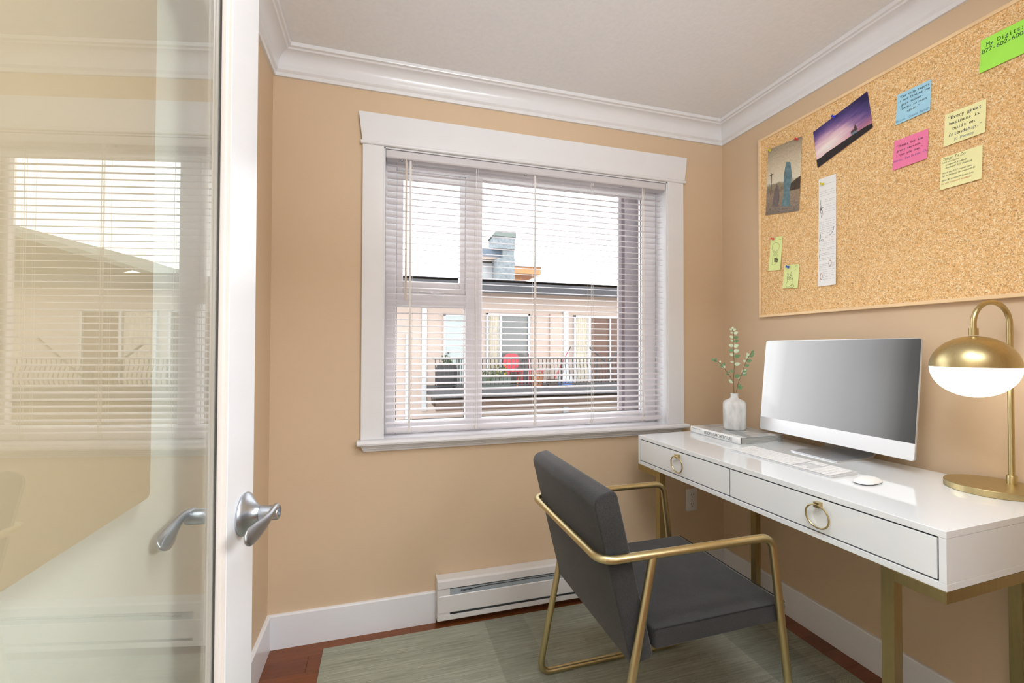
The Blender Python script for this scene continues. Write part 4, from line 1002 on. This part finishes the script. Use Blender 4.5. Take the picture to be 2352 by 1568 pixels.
rl = A('railing', MB().box(1.30, 13, 11.665, 11.695, .905, .94).box(1.30, 13, 11.665, 11.69, .20, .225).box(1.30, 1.33, 11.69, YW, .905, .94), 'iron')
bar = MB().tube([(0, 0, .215), (0, -.05, .32), (0, -.085, .46), (0, -.05, .62), (0, 0, .76), (0, 0, .91)], .011, 5)
bme = bar.mesh('baluster', 'iron')
for i in range(88): share('baluster', bme, rl, (1.32+i*.115-ao.x, 11.68-ao.y, -ao.z))
pst = MB().box(-.02, .02, -.02, .02, .13, .95).mesh('railing_post', 'iron')
for i in range(6): share('railing_post', pst, rl, (1.95+i*1.1-ao.x+(.75 if i else 0), 11.70-ao.y, -ao.z))
A('stay', MB().tube([(5.93, 12.0, 1.24), (6.55, 12.0, .74)], .030, 6), 'slab')
A('stay', MB().tube([(6.95, 12.0, 1.24), (6.55, 12.0, .74)], .030, 6), 'slab')
A('stay', MB().tube([(7.9, 12.0, 1.30), (8.6, 12.0, .74)], .030, 6), 'slab')
A('frame_bar', MB().box(7.10, 7.15, YW-.09, YW-.03, .13, 2.2), 'ext_white')
A('stay', MB().box(-.03, .03, -.015, .015, 0, 1.6).map(lambda p: (10.57-p.z*.75+p.x, 12.1+p.y, 1.45-p.z*.68)), 'beam')

def leafball(mb, c, r, n_, s_):
    for _ in range(n_):
        d = Vector((random.gauss(0, 1), random.gauss(0, 1), random.gauss(0, 1))).normalized()*r*random.uniform(.5, 1)
        p = Vector(c)+d; a_ = Vector((random.uniform(-1, 1), random.uniform(-1, 1), random.uniform(-1, 1))).normalized()*s_; b_ = a_.cross(d).normalized()*s_*.6
        mb.add([p-a_, p-b_, p+a_, p+b_], [(0, 1, 2, 3)])
    return mb
# balcony things
pl = thing('balcony_planter', 'dark barrel planter with a leafy plant at the far left balcony corner', 'planter', (1.66, 12.0, .13))
MB().lathe([(0, 0), (.24, 0), (.30, .25), (.29, .50), (.25, .64), (.21, .64), (.21, .55), (0, .55)], (1.66, 12.0, .13), 18).build('barrel', 'planter', pl, off=pl.location)
MB().lathe([(.292, .12), (.302, .14), (.308, .17), (.300, .19)], (1.66, 12.0, .13), 18).build('hoop', 'iron', pl, off=pl.location)
tag(leafball(MB(), (1.66, 11.95, .86), .17, 70, .05).build('foliage', 'foliage', pl, off=pl.location, fix=False), kind='stuff')
fp = thing('flower_trough', 'long planter trough with yellow flowers behind the balcony railing', 'planter', (3.1, 11.85, .13))
MB().prism([(-.10, 0), (.10, 0), (.13, .28), (.11, .28), (.10, .24), (-.10, .24), (-.11, .28), (-.13, .28)], lambda p, d: (d, 11.88+p[0], .13+p[1]), 2.45, 3.40).build('trough', plain('green_grey_trough', rgb(84, 92, 84), .7), fp, off=fp.location)
tag(leafball(leafball(MB(), (3.1, 11.85, .52), .22, 60, .05).box(2.5, 2.52, 11.8, 11.82, .3, .4), (2.8, 11.88, .46), .25, 60, .05).build('foliage', 'foliage', fp, off=fp.location, fix=False), kind='stuff')
tag(leafball(MB(), (3.12, 11.80, .56), .24, 34, .035).build('blossoms', 'yellow_petal', fp, off=fp.location, fix=False), kind='stuff')
def red_chair(x, y, rz, label):
    r_ = thing('garden_chair', label, 'chair', (x, y, .13), rz, group='red garden chairs on the balcony')
    MB().prism(rrect(.52, .46, .20, 6), lambda p, d: (p[0]-.26, d, .46+p[1]), .20, .23).build('backrest', 'red', r_)
    MB().prism(rrect(.50, .48, .12, 5), lambda p, d: (p[0]-.25, p[1]-.26, d), .40, .43).build('seat', 'red', r_)
    for sx_ in (-.2, .2):
        for sy_ in (-.2, .18): MB().box(sx_-.02, sx_+.02, sy_-.02, sy_+.02, 0, .40).build('leg', 'red', r_)
red_chair(3.70, 12.50, 0.0, 'red garden chair with round back facing out behind the balcony flowers')
red_chair(4.40, 12.50, 1.25, 'red garden chair turned sideways on the balcony beside the other')
bm_ = thing('broom', 'red-handled broom leaning on the balcony railing', 'broom', (4.75, 11.75, .13))
MB().tube([(4.70, 11.80, .30), (5.10, 11.74, 1.10)], .014, 6).build('handle', 'red', bm_, off=bm_.location)
MB().tube([(5.12, 11.74, 1.10), (5.20, 11.73, 1.28)], .014, 6).build('grip', 'iron', bm_, off=bm_.location)
MB().prism([(-.05, 0), (.05, 0), (.03, .2), (-.03, .2)], lambda p, d: (4.66+d, 11.80+p[0], .13+p[1]), -.14, .14).build('bristles', 'beam', bm_, off=bm_.location)
sb = thing('storage_bag', 'white and blue bag standing on the balcony floor', 'bag', (4.9, 11.9, .13))
MB().lathe([(0, 0), (.20, 0), (.23, .12), (.19, .30), (.10, .36), (0, .34)], (5.08, 11.9, .13), 12, 1.15, .7).build('sack', 'ext_white', sb, off=sb.location)
MB().lathe([(.205, .02), (.232, .10), (.228, .14), (.2, .04)], (5.08, 11.9, .13), 12, 1.16, .71).build('blue_band', plain('blue_band', rgb(90, 120, 180), .6), sb, off=sb.location)
tp = thing('clay_pot', 'terracotta pot standing beside the white bag on the balcony', 'pot', (4.22, 11.9, .13))
MB().lathe([(0, 0), (.13, 0), (.19, .30), (.205, .30), (.205, .36), (.18, .36), (.17, .30), (0, .28)], (4.22, 11.9, .13), 16).build('vessel', 'terracotta', tp, off=tp.location)
stl = thing('plant_stool', 'wooden stool with splayed legs in front of the red garden chair', 'stool', (3.72, 11.78, .13))
MB().lathe([(0, .30), (.17, .30), (.17, .34), (0, .34)], (3.72, 11.80, .13), 14).build('seat', 'terracotta', stl, off=stl.location)
for a_ in (.6, 2.2, 3.8, 5.4): MB().tube([(3.72+.17*math.cos(a_), 11.80+.09*math.sin(a_), .131), (3.72+.09*math.cos(a_), 11.80+.05*math.sin(a_), .435)], .018, 6).build('leg', 'terracotta', stl, off=stl.location)

# houses beyond
hb = thing('house', 'white house with blue-grey eaves and a tall stone chimney behind the flat roof', 'house', (4, 21, -3.1)); h0 = hb.location
MB().box(4.42, 5.25, 20.6, 26, -3.1, 5.3).build('wall', 'ext_white', hb, off=h0)
MB().box(4.38, 5.75, 20.0, 26.4, 5.48, 5.82).build('fascia', 'slate_roof', hb, off=h0)
MB().box(4.38, 5.70, 20.02, 26.3, 5.36, 5.48).build('soffit', 'stucco', hb, off=h0)
MB().prism([(4.38, 5.82), (5.75, 5.82), (5.0, 5.92)], lambda p, d: (p[0], d, p[1]), 20.0, 26.4).build('roof', 'slate_roof', hb, off=h0)
chm = MB().box(5.02, 5.86, 19.6, 20.6, -3.1, 5.36).box(4.84, 5.86, 19.6, 20.6, 5.80, 6.36).box(5.30, 5.86, 19.7, 20.6, 5.3, 5.9).build('chimney', 'brick_grey', hb, off=h0)
MB().prism([(4.78, 6.36), (5.92, 6.36), (5.90, 6.62), (4.95, 6.60)], lambda p, d: (p[0], d, p[1]), 19.55, 20.65).build('chimney_cap', 'green_roof', chm, off=h0)
og = thing('timber_house', 'orange timber house end with a balcony seen right of the chimney', 'house', (7, 25, -3.1)); g0 = og.location
MB().box(6.0, 7.9, 25, 29, -3.1, 5.6).build('wall', 'orange', og, off=g0)
MB().box(6.0, 8.9, 24.4, 29, 5.55, 5.95).build('balcony_parapet', 'orange', og, off=g0)
MB().box(6.0, 8.9, 24.3, 24.4, 5.95, 6.05).build('handrail', 'ext_white', og, off=g0)
MB().box(7.55, 8.05, 24.96, 25.02, 4.4, 5.0).build('window', 'brown_blind', og, off=g0)
gh = thing('gabled_house', 'house with a sloping green-grey roof beyond the right end of the flat roof', 'house', (14, 20, -3.1)); q0 = gh.location
MB().box(11.95, 26, 18.5, 27, -3.1, 4.15).build('wall', 'ext_white', gh, off=q0)
MB().prism([(11.9, 4.05), (12.0, 3.95), (19.0, 6.0), (26.5, 3.95), (26.6, 4.15), (19.0, 6.35)], lambda p, d: (p[0], d, p[1]), 18.2, 27.4).build('roof', 'green_roof', gh, off=q0)
